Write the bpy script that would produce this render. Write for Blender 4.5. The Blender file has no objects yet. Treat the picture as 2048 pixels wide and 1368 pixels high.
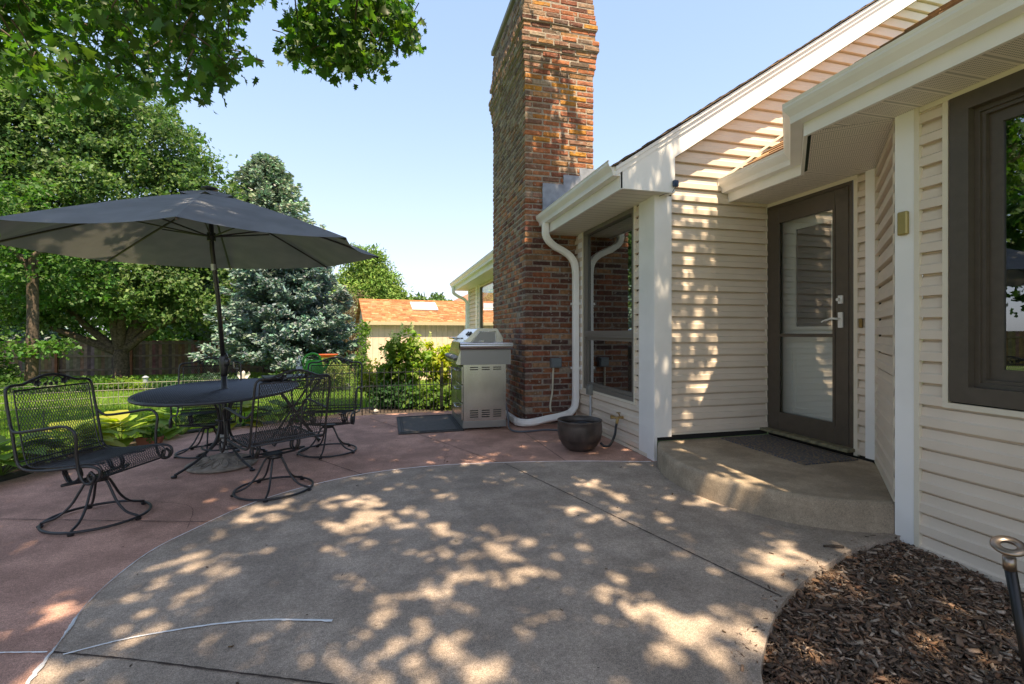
import bpy, bmesh, math, random
import numpy as np
from mathutils import Vector, Matrix, geometry, noise
random.seed(7); rng = np.random.default_rng(7)
R_ = math.radians; PI = math.pi
sc = bpy.context.scene
# ------------------------------------------------------------------ camera, sky, sun, exposure
EYE = 1.2
YAW = R_(14.69)
SUN_EL = R_(65.5)          # light travels along +Y (from behind the camera) and down
cam_d = bpy.data.cameras.new("camera"); cam = bpy.data.objects.new("camera", cam_d)
sc.collection.objects.link(cam); sc.camera = cam
cam.location = (0, 0, EYE); cam.rotation_euler = (PI/2, 0, -YAW)
cam_d.sensor_width = 36; cam_d.lens = 36*950/2048; cam_d.shift_y = -20/2048
cam_d.clip_start = 0.05; cam_d.clip_end = 600
w = bpy.data.worlds.new("World"); sc.world = w; w.use_nodes = True
nt = w.node_tree; bg = nt.nodes['Background']
sky = nt.nodes.new('ShaderNodeTexSky'); sky.sky_type = 'NISHITA'; sky.sun_disc = False
sky.sun_elevation = SUN_EL; sky.sun_rotation = PI
sky.air_density = 1.0; sky.dust_density = 1.0; sky.ozone_density = 1.5
# soft shoulder on the sky's brightness: c/(1+kc), so the hazy horizon is not much brighter than the zenith
k1 = nt.nodes.new('ShaderNodeVectorMath'); k1.operation = 'MULTIPLY_ADD'; k1.inputs[1].default_value = (.36, .36, .36); k1.inputs[2].default_value = (1, 1, 1)
k2 = nt.nodes.new('ShaderNodeVectorMath'); k2.operation = 'DIVIDE'; k3 = nt.nodes.new('ShaderNodeVectorMath'); k3.operation = 'MULTIPLY'; k3.inputs[1].default_value = (.93, .945, 1.07)
nt.links.new(sky.outputs[0], k1.inputs[0]); nt.links.new(sky.outputs[0], k2.inputs[0]); nt.links.new(k1.outputs[0], k2.inputs[1]); nt.links.new(k2.outputs[0], k3.inputs[0])
nt.links.new(k3.outputs[0], bg.inputs[0]); bg.inputs[1].default_value = 0.15
sd = bpy.data.lights.new("sun", 'SUN'); sun = bpy.data.objects.new("sun", sd); sc.collection.objects.link(sun)
sd.energy = 2.55; sd.angle = R_(0.53); sd.color = (1.0, 0.80, 0.56)
sun.rotation_euler = Vector((0.0, -math.cos(SUN_EL), math.sin(SUN_EL))).to_track_quat('Z', 'Y').to_euler()
sun.location = (0, -10, 20)
sc.view_settings.view_transform = 'Standard'; sc.view_settings.look = 'None'
sc.view_settings.gamma = 1; sc.view_settings.exposure = 2.25

# ------------------------------------------------------------------ helpers
def G(px, py, z=0.0):
    """point of the real ground plan measured off the photograph at height z"""
    t = (EYE-z)*950/(py-664); a = (px-1024)/950
    return (t*(math.sin(YAW)+a*math.cos(YAW)), t*(math.cos(YAW)-a*math.sin(YAW)))
def pos(px, t):
    a = (px-1024)/950
    return (t*(math.sin(YAW)+a*math.cos(YAW)), t*(math.cos(YAW)-a*math.sin(YAW)))
def lawn_z(x, y):
    return -0.03-0.04*max(0.0, min(y, 29)-5.2) + 0.015*math.sin(x*0.7)*math.cos(y*0.5)

MATS = {}
def nodes(name):
    m = bpy.data.materials.new(name); m.use_nodes = True
    t = m.node_tree; b = t.nodes['Principled BSDF']; return m, t, b
def mat(name, col, rough=0.6, metal=0.0, noise_amt=0.0, nscale=8.0, bump=0.0, bscale=60.0, spec=0.5, col2=None, detail=4):
    if name in MATS: return MATS[name]
    m, t, b = nodes(name)
    b.inputs['Roughness'].default_value = rough; b.inputs['Metallic'].default_value = metal
    b.inputs['Specular IOR Level'].default_value = spec
    b.inputs['Base Color'].default_value = (*col, 1)
    tc = t.nodes.new('ShaderNodeTexCoord')
    if noise_amt > 0 or col2:
        n = t.nodes.new('ShaderNodeTexNoise'); n.inputs['Scale'].default_value = nscale; n.inputs['Detail'].default_value = detail
        t.links.new(tc.outputs['Object'], n.inputs['Vector'])
        r = t.nodes.new('ShaderNodeValToRGB')
        c2 = col2 or tuple(max(0, c*(1-noise_amt)) for c in col)
        c1 = col if col2 else tuple(min(1, c*(1+noise_amt*0.6)) for c in col)
        r.color_ramp.elements[0].position = 0.35; r.color_ramp.elements[0].color = (*c2, 1)
        r.color_ramp.elements[1].position = 0.65; r.color_ramp.elements[1].color = (*c1, 1)
        t.links.new(n.outputs['Fac'], r.inputs['Fac']); t.links.new(r.outputs['Color'], b.inputs['Base Color'])
    if bump > 0:
        n2 = t.nodes.new('ShaderNodeTexNoise'); n2.inputs['Scale'].default_value = bscale; n2.inputs['Detail'].default_value = 3
        t.links.new(tc.outputs['Object'], n2.inputs['Vector'])
        bp = t.nodes.new('ShaderNodeBump'); bp.inputs['Strength'].default_value = bump; bp.inputs['Distance'].default_value = 0.01
        t.links.new(n2.outputs['Fac'], bp.inputs['Height']); t.links.new(bp.outputs['Normal'], b.inputs['Normal'])
    MATS[name] = m; return m
def mat_attr(name, rough=0.7, transl=0.0, bump=0.0, bscale=80, nmix=0.0, nscale=30, spec=0.4):
    """base colour from the per-piece colour attribute 'col'"""
    if name in MATS: return MATS[name]
    m, t, b = nodes(name)
    at = t.nodes.new('ShaderNodeAttribute'); at.attribute_name = 'col'
    src = at.outputs['Color']
    tc = t.nodes.new('ShaderNodeTexCoord')
    if nmix > 0:
        n = t.nodes.new('ShaderNodeTexNoise'); n.inputs['Scale'].default_value = nscale; n.inputs['Detail'].default_value = 5
        t.links.new(tc.outputs['Object'], n.inputs['Vector'])
        mr = t.nodes.new('ShaderNodeMapRange'); mr.inputs[1].default_value = 0.3; mr.inputs[2].default_value = 0.7
        mr.inputs[3].default_value = 1-nmix; mr.inputs[4].default_value = 1+nmix
        t.links.new(n.outputs['Fac'], mr.inputs[0])
        mx = t.nodes.new('ShaderNodeVectorMath'); mx.operation = 'SCALE'
        t.links.new(src, mx.inputs[0]); t.links.new(mr.outputs[0], mx.inputs['Scale']); src = mx.outputs[0]
    t.links.new(src, b.inputs['Base Color']); b.inputs['Roughness'].default_value = rough
    b.inputs['Specular IOR Level'].default_value = spec
    if bump > 0:
        n2 = t.nodes.new('ShaderNodeTexNoise'); n2.inputs['Scale'].default_value = bscale; n2.inputs['Detail'].default_value = 5
        t.links.new(tc.outputs['Object'], n2.inputs['Vector'])
        bp = t.nodes.new('ShaderNodeBump'); bp.inputs['Strength'].default_value = bump; bp.inputs['Distance'].default_value = 0.01
        t.links.new(n2.outputs['Fac'], bp.inputs['Height']); t.links.new(bp.outputs['Normal'], b.inputs['Normal'])
    if transl > 0:
        tr = t.nodes.new('ShaderNodeBsdfTranslucent'); mx2 = t.nodes.new('ShaderNodeMixShader')
        hs = t.nodes.new('ShaderNodeHueSaturation'); hs.inputs['Saturation'].default_value = 1.15; hs.inputs['Value'].default_value = 1.5
        t.links.new(src, hs.inputs['Color']); t.links.new(hs.outputs[0], tr.inputs['Color'])
        mx2.inputs[0].default_value = transl
        out = t.nodes['Material Output']
        t.links.new(b.outputs[0], mx2.inputs[1]); t.links.new(tr.outputs[0], mx2.inputs[2]); t.links.new(mx2.outputs[0], out.inputs['Surface'])
    MATS[name] = m; return m
def glass(name, refl=0.3, tint=(0.75, 0.8, 0.78)):
    if name in MATS: return MATS[name]
    m, t, b = nodes(name); out = t.nodes['Material Output']
    gl = t.nodes.new('ShaderNodeBsdfGlossy'); gl.inputs['Roughness'].default_value = 0.01; gl.inputs['Color'].default_value = (0.9, 0.93, 0.95, 1)
    tr = t.nodes.new('ShaderNodeBsdfTransparent'); tr.inputs['Color'].default_value = (*tint, 1)
    lw = t.nodes.new('ShaderNodeFresnel'); lw.inputs['IOR'].default_value = 1.5
    ad = t.nodes.new('ShaderNodeMath'); ad.operation = 'ADD'; ad.inputs[1].default_value = refl; ad.use_clamp = True
    mx = t.nodes.new('ShaderNodeMixShader')
    t.links.new(lw.outputs[0], ad.inputs[0]); t.links.new(ad.outputs[0], mx.inputs[0])
    t.links.new(tr.outputs[0], mx.inputs[1]); t.links.new(gl.outputs[0], mx.inputs[2]); t.links.new(mx.outputs[0], out.inputs['Surface'])
    MATS[name] = m; return m

C = sc.collection
def empty(name, loc=(0, 0, 0), rz=0.0, parent=None):
    o = bpy.data.objects.new(name, None); C.objects.link(o); o.location = loc; o.rotation_euler = (0, 0, rz)
    o.empty_display_size = 0.1
    if parent: o.parent = parent
    return o
def tag(o, label=None, cat=None, group=None, kind=None):
    if label: o['label'] = label
    if cat: o['category'] = cat
    if group: o['group'] = group
    if kind: o['kind'] = kind
    return o
class MB:
    def __init__(s): s.v = []; s.f = []; s.c = []; s.cc = None
    def add(s, vs, fs, col=None):
        b = len(s.v); s.v.extend([tuple(q) for q in vs]); s.f.extend([tuple(i+b for i in f) for f in fs])
        s.c.extend([col or s.cc or (1, 1, 1)]*len(vs)); return s
    def box(s, c, sz, rz=0.0, M=None, col=None):
        hx, hy, hz = sz[0]/2, sz[1]/2, sz[2]/2
        vs = [Vector((x, y, z)) for x in (-hx, hx) for y in (-hy, hy) for z in (-hz, hz)]
        T = Matrix.Translation(c) @ (M or Matrix.Rotation(rz, 4, 'Z'))
        return s.add([T @ q for q in vs], [(0, 1, 3, 2), (4, 6, 7, 5), (0, 4, 5, 1), (2, 3, 7, 6), (0, 2, 6, 4), (1, 5, 7, 3)], col)
    def b2(s, x0, x1, y0, y1, z0, z1, col=None):
        return s.box(((x0+x1)/2, (y0+y1)/2, (z0+z1)/2), (abs(x1-x0), abs(y1-y0), abs(z1-z0)), col=col)
    def cbox(s, c, sz, ch=0.006, rz=0.0, M=None, col=None, jit=0.0):
        h = (sz[0]/2, sz[1]/2, sz[2]/2); T = Matrix.Translation(c) @ (M or Matrix.Rotation(rz, 4, 'Z'))
        vs = []
        for p in TV:
            j = [random.uniform(-jit, jit) for _ in range(3)] if jit else (0, 0, 0)
            vs.append(T @ Vector([math.copysign(h[i]-(0 if abs(abs(p[i])-0.5) < 1e-4 else ch), p[i])+j[i] for i in range(3)]))
        return s.add(vs, TF, col)
    def tube(s, pts, r, n=6, closed=False, col=None, cap=True, flat=None):
        pts = [Vector(p) for p in pts]; N = len(pts); vs = []; fs = []
        up = Vector((0, 0, 1)); prev = None
        for i, p in enumerate(pts):
            a = pts[(i-1) % N] if (closed or i > 0) else p
            b = pts[(i+1) % N] if (closed or i < N-1) else p
            d = (b-a)
            d = d.normalized() if d.length > 1e-9 else Vector((0, 0, 1))
            if prev is None:
                u = d.cross(up)
                if u.length < 0.05: u = d.cross(Vector((1, 0, 0)))
                u.normalize()
            else:
                u = prev-d*prev.dot(d)
                u = u.normalized() if u.length > 1e-6 else d.orthogonal().normalized()
            prev = u; v = d.cross(u)
            rr = r[i] if isinstance(r, (list, tuple)) else r
            for k in range(n):
                q = 2*PI*k/n; vs.append(p+u*math.cos(q)*rr+v*math.sin(q)*rr*(flat or 1))
        for i in range(N if closed else N-1):
            for k in range(n):
                fs.append((i*n+k, i*n+(k+1) % n, ((i+1) % N)*n+(k+1) % n, ((i+1) % N)*n+k))
        if cap and not closed:
            fs.append(tuple(range(n-1, -1, -1))); fs.append(tuple((N-1)*n+k for k in range(n)))
        return s.add(vs, fs, col)
    def duct(s, pts, shape, col=None):
        pts = [Vector(p) for p in pts]; N = len(pts); n = len(shape); vs = []; prev = None
        for i, p in enumerate(pts):
            d = (pts[min(N-1, i+1)]-pts[max(0, i-1)]).normalized()
            if prev is None: u = Vector((1, 0, 0)) if abs(d.x) < .9 else Vector((0, 1, 0))
            else: u = prev
            u = (u-d*u.dot(d)).normalized(); prev = u; v = d.cross(u)
            for a_, b_ in shape: vs.append(p+u*a_+v*b_)
        fs = [(i*n+k, i*n+(k+1) % n, (i+1)*n+(k+1) % n, (i+1)*n+k) for i in range(N-1) for k in range(n)]
        return s.add(vs, fs+[tuple(range(n-1, -1, -1)), tuple((N-1)*n+k for k in range(n))], col)
    def cyl(s, a, b, r, n=12, r2=None, col=None):
        return s.tube([a, b], [r, r if r2 is None else r2], n=n, col=col)
    def lathe(s, prof, c=(0, 0, 0), n=24, col=None, sx=1, sy=1):
        vs = []; fs = []; m = len(prof)
        for k in range(n):
            q = 2*PI*k/n
            for r, z in prof: vs.append((c[0]+r*math.cos(q)*sx, c[1]+r*math.sin(q)*sy, c[2]+z))
        for k in range(n):
            for i in range(m-1):
                fs.append((k*m+i, ((k+1) % n)*m+i, ((k+1) % n)*m+i+1, k*m+i+1))
        return s.add(vs, fs, col)
    def prism(s, poly, a, b, frame=None, col=None):
        """poly in 2-D (u,v) pushed from w=a to w=b; frame(u,v,w)->3-D point"""
        fr = frame or (lambda u, v, w_: (u, v, w_)); n = len(poly)
        vs = [fr(u, v, a) for u, v in poly]+[fr(u, v, b) for u, v in poly]
        tris = geometry.tessellate_polygon([[Vector((u, v, 0)) for u, v in poly]])
        fs = [tuple(t) for t in tris]+[tuple(n+i for i in reversed(t)) for t in tris]
        fs += [(i, (i+1) % n, n+(i+1) % n, n+i) for i in range(n)]
        return s.add(vs, fs, col)
    def sheet(s, poly, z, skirt=0.0, col=None):
        n = len(poly); vs = [(x, y, z) for x, y in poly]
        tris = geometry.tessellate_polygon([[Vector((x, y, 0)) for x, y in poly]])
        fs = []
        for t in tris:
            a, b, c_ = [Vector(vs[i]) for i in t]
            fs.append(tuple(t) if (b-a).cross(c_-a).z > 0 else tuple(reversed(t)))
        if skirt:
            vs += [(x, y, z-skirt) for x, y in poly]; fs += [(i, (i+1) % n, n+(i+1) % n, n+i) for i in range(n)]
        return s.add(vs, fs, col)
    def build(s, name, m, parent=None, smooth=False, loc=None, fixn=False):
        me = bpy.data.meshes.new(name); me.from_pydata(s.v, [], s.f)
        ca = me.color_attributes.new('col', 'FLOAT_COLOR', 'POINT')
        arr = np.ones((len(s.v), 4), np.float32); arr[:, :3] = np.array(s.c, np.float32).reshape(-1, 3); ca.data.foreach_set('color', arr.ravel())
        if fixn:
            bm = bmesh.new(); bm.from_mesh(me); bmesh.ops.recalc_face_normals(bm, faces=bm.faces); bm.to_mesh(me); bm.free()
        if smooth: me.polygons.foreach_set('use_smooth', [True]*len(me.polygons))
        me.materials.append(m); o = bpy.data.objects.new(name, me); C.objects.link(o)
        if parent: o.parent = parent
        if loc: o.location = loc
        return o
# chamfered-box template
_bm = bmesh.new(); bmesh.ops.create_cube(_bm, size=1.0)
bmesh.ops.bevel(_bm, geom=_bm.edges[:], offset=0.1, segments=1, affect='EDGES', profile=0.5)
_bm.verts.ensure_lookup_table(); TV = [tuple(v.co) for v in _bm.verts]; TF = [tuple(v.index for v in f.verts) for f in _bm.faces]; _bm.free()

def smooth_path(pts, k=6, closed=False):
    P = [Vector(p) for p in pts]; out = []; n = len(P)
    rngi = range(n if closed else n-1)
    for i in rngi:
        p0 = P[(i-1) % n] if (closed or i > 0) else P[0]*2-P[1]
        p1 = P[i]; p2 = P[(i+1) % n]
        p3 = P[(i+2) % n] if (closed or i < n-2) else P[-1]*2-P[-2]
        for j in range(k):
            t = j/k
            out.append(0.5*((2*p1)+(-p0+p2)*t+(2*p0-5*p1+4*p2-p3)*t*t+(-p0+3*p1-3*p2+p3)*t**3))
    if not closed: out.append(P[-1])
    return out
def np_mesh(name, V, F, col, m, parent=None):
    """V (n,3); F (f,k); col (n,3)"""
    me = bpy.data.meshes.new(name); n, (f, k) = len(V), F.shape
    me.vertices.add(n); me.vertices.foreach_set('co', V.astype(np.float32).ravel())
    me.loops.add(f*k); me.loops.foreach_set('vertex_index', F.astype(np.int32).ravel())
    me.polygons.add(f); me.polygons.foreach_set('loop_start', np.arange(0, f*k, k, dtype=np.int32))
    me.update(calc_edges=True); me.validate()
    ca = me.color_attributes.new('col', 'FLOAT_COLOR', 'POINT')
    arr = np.ones((n, 4), np.float32); arr[:, :3] = col; ca.data.foreach_set('color', arr.ravel())
    me.materials.append(m); o = bpy.data.objects.new(name, me); C.objects.link(o)
    if parent: o.parent = parent
    return o
OAK = np.array([(0, 0, 0), (.16, .12, .03), (.42, .10, .05), (.26, .34, .03), (.52, .52, .04), (.24, .56, .02), (.30, .82, 0), (.08, .76, 0), (0, 1.0, -.06),
                (-.08, .76, 0), (-.30, .82, 0), (-.24, .56, .02), (-.52, .52, .04), (-.26, .34, .03), (-.42, .10, .05), (-.16, .12, .03)], float)
OAKF = np.array([(0, 1, 15), (1, 2, 3), (15, 13, 14), (1, 3, 13), (1, 13, 15), (3, 4, 5), (3, 5, 11), (3, 11, 13), (13, 11, 12), (5, 6, 7), (5, 7, 9), (5, 9, 11), (11, 9, 10), (7, 8, 9)])
DIA = np.array([(0, 0, 0), (.32, .4, .06), (0, 1, 0), (-.32, .4, .06)], float); DIAF = np.array([(0, 1, 2, 3)])
SPRIG = np.array([(0, 0, 0), (.16, .15, .02), (.10, .9, 0), (0, 1, 0), (-.10, .9, 0), (-.16, .15, .02)], float); SPRIGF = np.array([(0, 1, 2, 3), (0, 3, 4, 5)])
TRIL = np.array([(0, 0, 0), (.45, .25, .04), (.2, .45, .0), (.42, .75, .03), (0, 1, -.03), (-.42, .75, .03), (-.2, .45, 0), (-.45, .25, .04)], float)
TRILF = np.array([(0, 1, 2, 7), (7, 2, 6, 6), (2, 3, 4, 6), (6, 4, 5, 5)])
TRILF = np.array([(0, 1, 2), (0, 2, 6), (0, 6, 7), (2, 3, 4), (2, 4, 6), (6, 4, 5)])
def frames(yd, zd):
    y = yd/np.linalg.norm(yd, axis=1, keepdims=True)
    x = np.cross(y, zd); x /= (np.linalg.norm(x, axis=1, keepdims=True)+1e-9); z = np.cross(x, y)
    return np.stack([x, y, z], 2)
def leaves(name, cen, size, ydir, zdir, col, T, TFc, m, parent=None, vary=0.0):
    Rm = frames(ydir, zdir); n = len(cen); k = len(T)
    TT = np.repeat(np.asarray(T, float)[None], n, 0)
    if vary:
        TT[:, :, 0] *= rng.uniform(1-vary, 1+vary*.4, (n, 1)); TT[:, :, 2] += (rng.normal(-.12, .30, (n, 1))*TT[:, :, 1]**2+rng.uniform(0, .7, (n, 1))*np.abs(TT[:, :, 0]))*vary*2
        TT[:, :, :2] += rng.normal(0, .035*vary*2, (n, k, 2))*(TT[:, :, 1:2] > .05)
    V = np.einsum('nij,nkj->nki', Rm, TT)*np.asarray(size).reshape(-1, 1, 1)+cen[:, None, :]
    F = (TFc[None]+(np.arange(n)*k)[:, None, None]).reshape(-1, TFc.shape[1])
    return np_mesh(name, V.reshape(-1, 3), F, np.repeat(col, k, 0), m, parent)
def rand_dirs(n, zbias=0.0):
    d = rng.normal(size=(n, 3)); d[:, 2] += zbias; return d/np.linalg.norm(d, axis=1, keepdims=True)
def jcol(base, n, v=0.25, h=0.12):
    base = np.array(base); c = np.repeat(base[None], n, 0)*(1+rng.uniform(-v, v, (n, 1)))
    c[:, 0] *= 1+rng.uniform(-h*1.5, h*2.0, n); c[:, 2] *= 1+rng.uniform(-h, h, n); return np.clip(c, 0.003, 0.95)

# ------------------------------------------------------------------ common materials
M_WHITE = mat('white_trim', (0.88, 0.86, 0.83), 0.42, noise_amt=0.05, nscale=3)
M_SIDING = mat('cream_vinyl', (0.72, 0.615, 0.50), 0.5, noise_amt=0.06, nscale=2.5, bump=0.05, bscale=40)
M_JCH = mat('cream_trim', (0.74, 0.67, 0.54), 0.5)
M_BROWN = mat('bronze_frame', (0.085, 0.068, 0.05), 0.45, noise_amt=0.1, nscale=20)
M_BLACK = mat('black_iron', (0.018, 0.018, 0.02), 0.38, noise_amt=0.2, nscale=40, spec=0.6)
M_DARK = mat('dark_gap', (0.02, 0.018, 0.015), 0.9)
M_STEEL = mat('stainless', (0.55, 0.55, 0.54), 0.24, metal=1.0, noise_amt=0.16, nscale=3)
M_STEEL2 = mat('stainless_dull', (0.30, 0.30, 0.29), 0.45, metal=0.8)
M_BARK = mat('bark', (0.10, 0.075, 0.055), 0.95, noise_amt=0.5, nscale=14, bump=1.0, bscale=30)
M_GALV = mat('lead_flashing', (0.30, 0.33, 0.37), 0.5, metal=0.5, noise_amt=0.25, nscale=9)
M_DOORW = mat('door_white', (0.80, 0.80, 0.74), 0.5)
M_SOIL = mat('soil', (0.05, 0.036, 0.026), 0.95, noise_amt=0.5, nscale=12, bump=0.8)

# ------------------------------------------------------------------ ground
def concrete(name, base, dark, grain=0.16):
    m, t, b = nodes(name); tc = t.nodes.new('ShaderNodeTexCoord')
    def nz(s, d=4, rough=.55):
        n = t.nodes.new('ShaderNodeTexNoise'); n.inputs['Scale'].default_value = s; n.inputs['Detail'].default_value = d; n.inputs['Roughness'].default_value = rough
        t.links.new(tc.outputs['Object'], n.inputs['Vector']); return n
    n1 = nz(0.9, 6, .6); n2 = nz(230, 2); n3 = nz(70, 3)
    r = t.nodes.new('ShaderNodeValToRGB'); r.color_ramp.elements[0].position = .32; r.color_ramp.elements[1].position = .68
    r.color_ramp.elements[0].color = (*dark, 1); r.color_ramp.elements[1].color = (*base, 1)
    t.links.new(n1.outputs[0], r.inputs[0])
    mr = t.nodes.new('ShaderNodeMapRange'); mr.inputs[1].default_value = .3; mr.inputs[2].default_value = .7; mr.inputs[3].default_value = 1-grain*2.2; mr.inputs[4].default_value = 1+grain*2.2
    t.links.new(n2.outputs[0], mr.inputs[0])
    mr3 = t.nodes.new('ShaderNodeMapRange'); mr3.inputs[1].default_value = .3; mr3.inputs[2].default_value = .7; mr3.inputs[3].default_value = 1-grain; mr3.inputs[4].default_value = 1+grain
    t.links.new(n3.outputs[0], mr3.inputs[0])
    mu = t.nodes.new('ShaderNodeMath'); mu.operation = 'MULTIPLY'; t.links.new(mr.outputs[0], mu.inputs[0]); t.links.new(mr3.outputs[0], mu.inputs[1])
    vm = t.nodes.new('ShaderNodeVectorMath'); vm.operation = 'SCALE'; t.links.new(r.outputs[0], vm.inputs[0]); t.links.new(mu.outputs[0], vm.inputs['Scale'])
    st_ = nz(2.6, 8, .7); sr = t.nodes.new('ShaderNodeMapRange'); sr.inputs[1].default_value = .42; sr.inputs[2].default_value = .62; sr.inputs[3].default_value = .72; sr.inputs[4].default_value = 1.08
    t.links.new(st_.outputs[0], sr.inputs[0]); vn = t.nodes.new('ShaderNodeVectorMath'); vn.operation = 'SCALE'; t.links.new(vm.outputs[0], vn.inputs[0]); t.links.new(sr.outputs[0], vn.inputs['Scale'])
    wn = nz(13, 6, .75); wr = t.nodes.new('ShaderNodeMapRange'); wr.inputs[1].default_value = .60; wr.inputs[2].default_value = .72; wr.inputs[3].default_value = 0; wr.inputs[4].default_value = .35
    t.links.new(wn.outputs[0], wr.inputs[0]); wm = t.nodes.new('ShaderNodeMix'); wm.data_type = 'RGBA'; t.links.new(wr.outputs[0], wm.inputs[0]); t.links.new(vn.outputs[0], wm.inputs[6]); wm.inputs[7].default_value = (*[c*.45 for c in dark], 1); vm = wm
    t.links.new(wm.outputs[2], b.inputs['Base Color']); b.inputs['Roughness'].default_value = .85; b.inputs['Specular IOR Level'].default_value = .3
    bp = t.nodes.new('ShaderNodeBump'); bp.inputs['Strength'].default_value = .5; bp.inputs['Distance'].default_value = .004
    t.links.new(n2.outputs[0], bp.inputs['Height']); t.links.new(bp.outputs[0], b.inputs['Normal'])
    return m
M_GREY = concrete('grey_concrete', (0.50, 0.41, 0.33), (0.36, 0.295, 0.24), .2)
M_RED = concrete('red_concrete', (0.62, 0.37, 0.285), (0.46, 0.27, 0.21), .2)
M_STEP = concrete('step_concrete', (0.52, 0.42, 0.305), (0.35, 0.28, 0.20), 0.12)

def cat2(pts, k=8): return [(p.x, p.y) for p in smooth_path([(x, y, 0) for x, y in pts], k)]
curve = cat2([(-0.9, -0.6), (-1.06, 0.8), (-1.13, 1.6), (-1.214, 2.171), (-1.274, 2.473), (-1.278, 2.76), (-1.238, 3.028), (-1.113, 3.306), (-0.967, 3.583), (-0.765, 3.816), (-0.482, 4.03), (-0.103, 4.2), (0.412, 4.27), (0.997, 4.22), (1.674, 4.094), (2.339, 3.90)])
mulch_c = cat2([(2.95, 2.12), (2.735, 2.10), (2.446, 2.043), (2.11, 1.923), (1.893, 1.833), (1.654, 1.705), (1.49, 1.587), (1.351, 1.47), (1.24, 1.351), (1.12, 1.1), (1.02, 0.6), (1.0, -0.6)])
edge = cat2([(-5.2, -2.0), (-4.4, 1.5), (-3.6, 3.4), (-2.99, 4.70), (-2.89, 5.1), (-2.72, 5.7), (-2.4, 6.25), (-1.9, 6.65), (-1.3, 6.9), (-0.5, 7.13), (0.2, 7.2), (1.72, 7.25)])
# lawn
nx, ny = 90, 90
xs = np.concatenate([np.linspace(-160, -30, 20), np.linspace(-28, 14, 60), np.linspace(18, 160, 16)])
ys = np.concatenate([np.linspace(-60, -6, 12), np.linspace(-5, 30, 60), np.linspace(36, 260, 20)])
V = np.array([(x, y, lawn_z(x, y)-(0.10 if (-5.5 < x < 3.5 and y < 7.0) else 0)) for y in ys for x in xs])
F = np.array([(j*len(xs)+i, j*len(xs)+i+1, (j+1)*len(xs)+i+1, (j+1)*len(xs)+i) for j in range(len(ys)-1) for i in range(len(xs)-1)])
M_LAWN = mat('lawn_ground', (0.12, 0.20, 0.04), 0.95, col2=(0.085, 0.15, 0.03), nscale=1.6, bump=0.6, bscale=50)
lawn = np_mesh('lawn', V, F, np.ones((len(V), 3)), M_LAWN); tag(lawn, kind='structure')
# patio slabs
patio = empty('patio'); tag(patio, kind='structure')
red_poly = edge+[(1.72, 5.9), (2.43, 5.88), (2.43, 3.9)]+list(reversed(curve))+[(-0.9, -2.0)]
MB().sheet(red_poly, 0.0, 0.14).build('red_slab', M_RED, patio)
grey_poly = curve+[(2.43, 3.9), (2.46, 3.2), (2.96, 2.4)]+mulch_c
MB().sheet(grey_poly, 0.004, 0.16).build('grey_slab', M_GREY, patio)
def ribbon(pts, w0, z, jit=0.0, h=0.0):
    b = MB(); vs = []; fs = []; n = len(pts)
    for i, (x, y) in enumerate(pts):
        x0, y0 = pts[max(0, i-1)]; x1, y1 = pts[min(n-1, i+1)]; d = math.hypot(x1-x0, y1-y0) or 1
        nx_, ny_ = -(y1-y0)/d, (x1-x0)/d; ww = (w0(i/(n-1)) if callable(w0) else w0)
        a, c_ = ww*(1+random.uniform(-jit, jit)), ww*(1+random.uniform(-jit, jit))
        vs += [(x+nx_*a, y+ny_*a, z), (x, y, z+h), (x-nx_*c_, y-ny_*c_, z)]
    for i in range(n-1): fs += [(i*3, i*3+1, i*3+4, i*3+3), (i*3+1, i*3+2, i*3+5, i*3+4)]
    return b.add(vs, fs)
def fine(pts, step=0.02):
    out = []
    for (x0, y0), (x1, y1) in zip(pts[:-1], pts[1:]):
        n = max(1, int(math.hypot(x1-x0, y1-y0)/step))
        out += [(x0+(x1-x0)*k/n, y0+(y1-y0)*k/n) for k in range(n)]
    return out+[pts[-1]]
M_JOINT = mat('joint', (0.05, 0.035, 0.028), 0.95); M_CAULK = mat('white_sealant', (0.72, 0.74, 0.76), 0.5, bump=0.4)
for pts in ([(1.03, 4.2), (1.72, 1.77)], [(-2.4, 3.765), (-1.0, 3.37)][:1]+[(-1.08, 3.37)]):
    ribbon(fine(pts), 0.0035, 0.0075, 0.5).build('joint', M_JOINT, patio)
ribbon(fine([(-1.21, 2.15), (-0.93, 2.04), (-0.64, 1.912), (-0.25, 1.74), (0.3, 1.5), (1.0, 1.15)]), 0.0035, 0.0075, 0.5).build('joint', M_JOINT, patio)
for pts in ([(-0.9, 5.15), (-0.2, 4.18)], [(-0.25, 6.9), (0.511, 5.322), (0.99, 4.24)], [(1.578, 5.5), (1.6, 4.13)], [(-3.0, 3.93), (-2.4, 3.765)], [(-2.7, 5.6), (-2.0, 5.15), (-0.9, 5.15)]):
    ribbon(fine(pts), 0.003, 0.004, 0.5).build('joint', M_JOINT, patio)
def crack(pts, wd=.0011, jt=.012):
    P = fine(cat2(pts, 5), .012); ox = oy = 0; Q = []
    for x, y in P: ox = ox*.9+random.uniform(-jt, jt)*.25; oy = oy*.9+random.uniform(-jt, jt)*.25; Q.append((x+ox, y+oy))
    ribbon(Q, wd, .0082, .6).build('crack', M_JOINT, patio)
for P_ in ([(-1.6, 3.9), (-1.3, 3.7), (-1.18, 3.3)], [(.9, 5.2), (.6, 4.8), (.5, 4.35)]):
    Q_ = fine(cat2(P_, 5), .012); ribbon([(x+random.uniform(-.004, .004), y+random.uniform(-.004, .004)) for x, y in Q_], .0011, .0042, .6).build('crack', M_JOINT, patio)
cf = fine([p for p in curve if p[1] > -0.5], 0.012)
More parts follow.
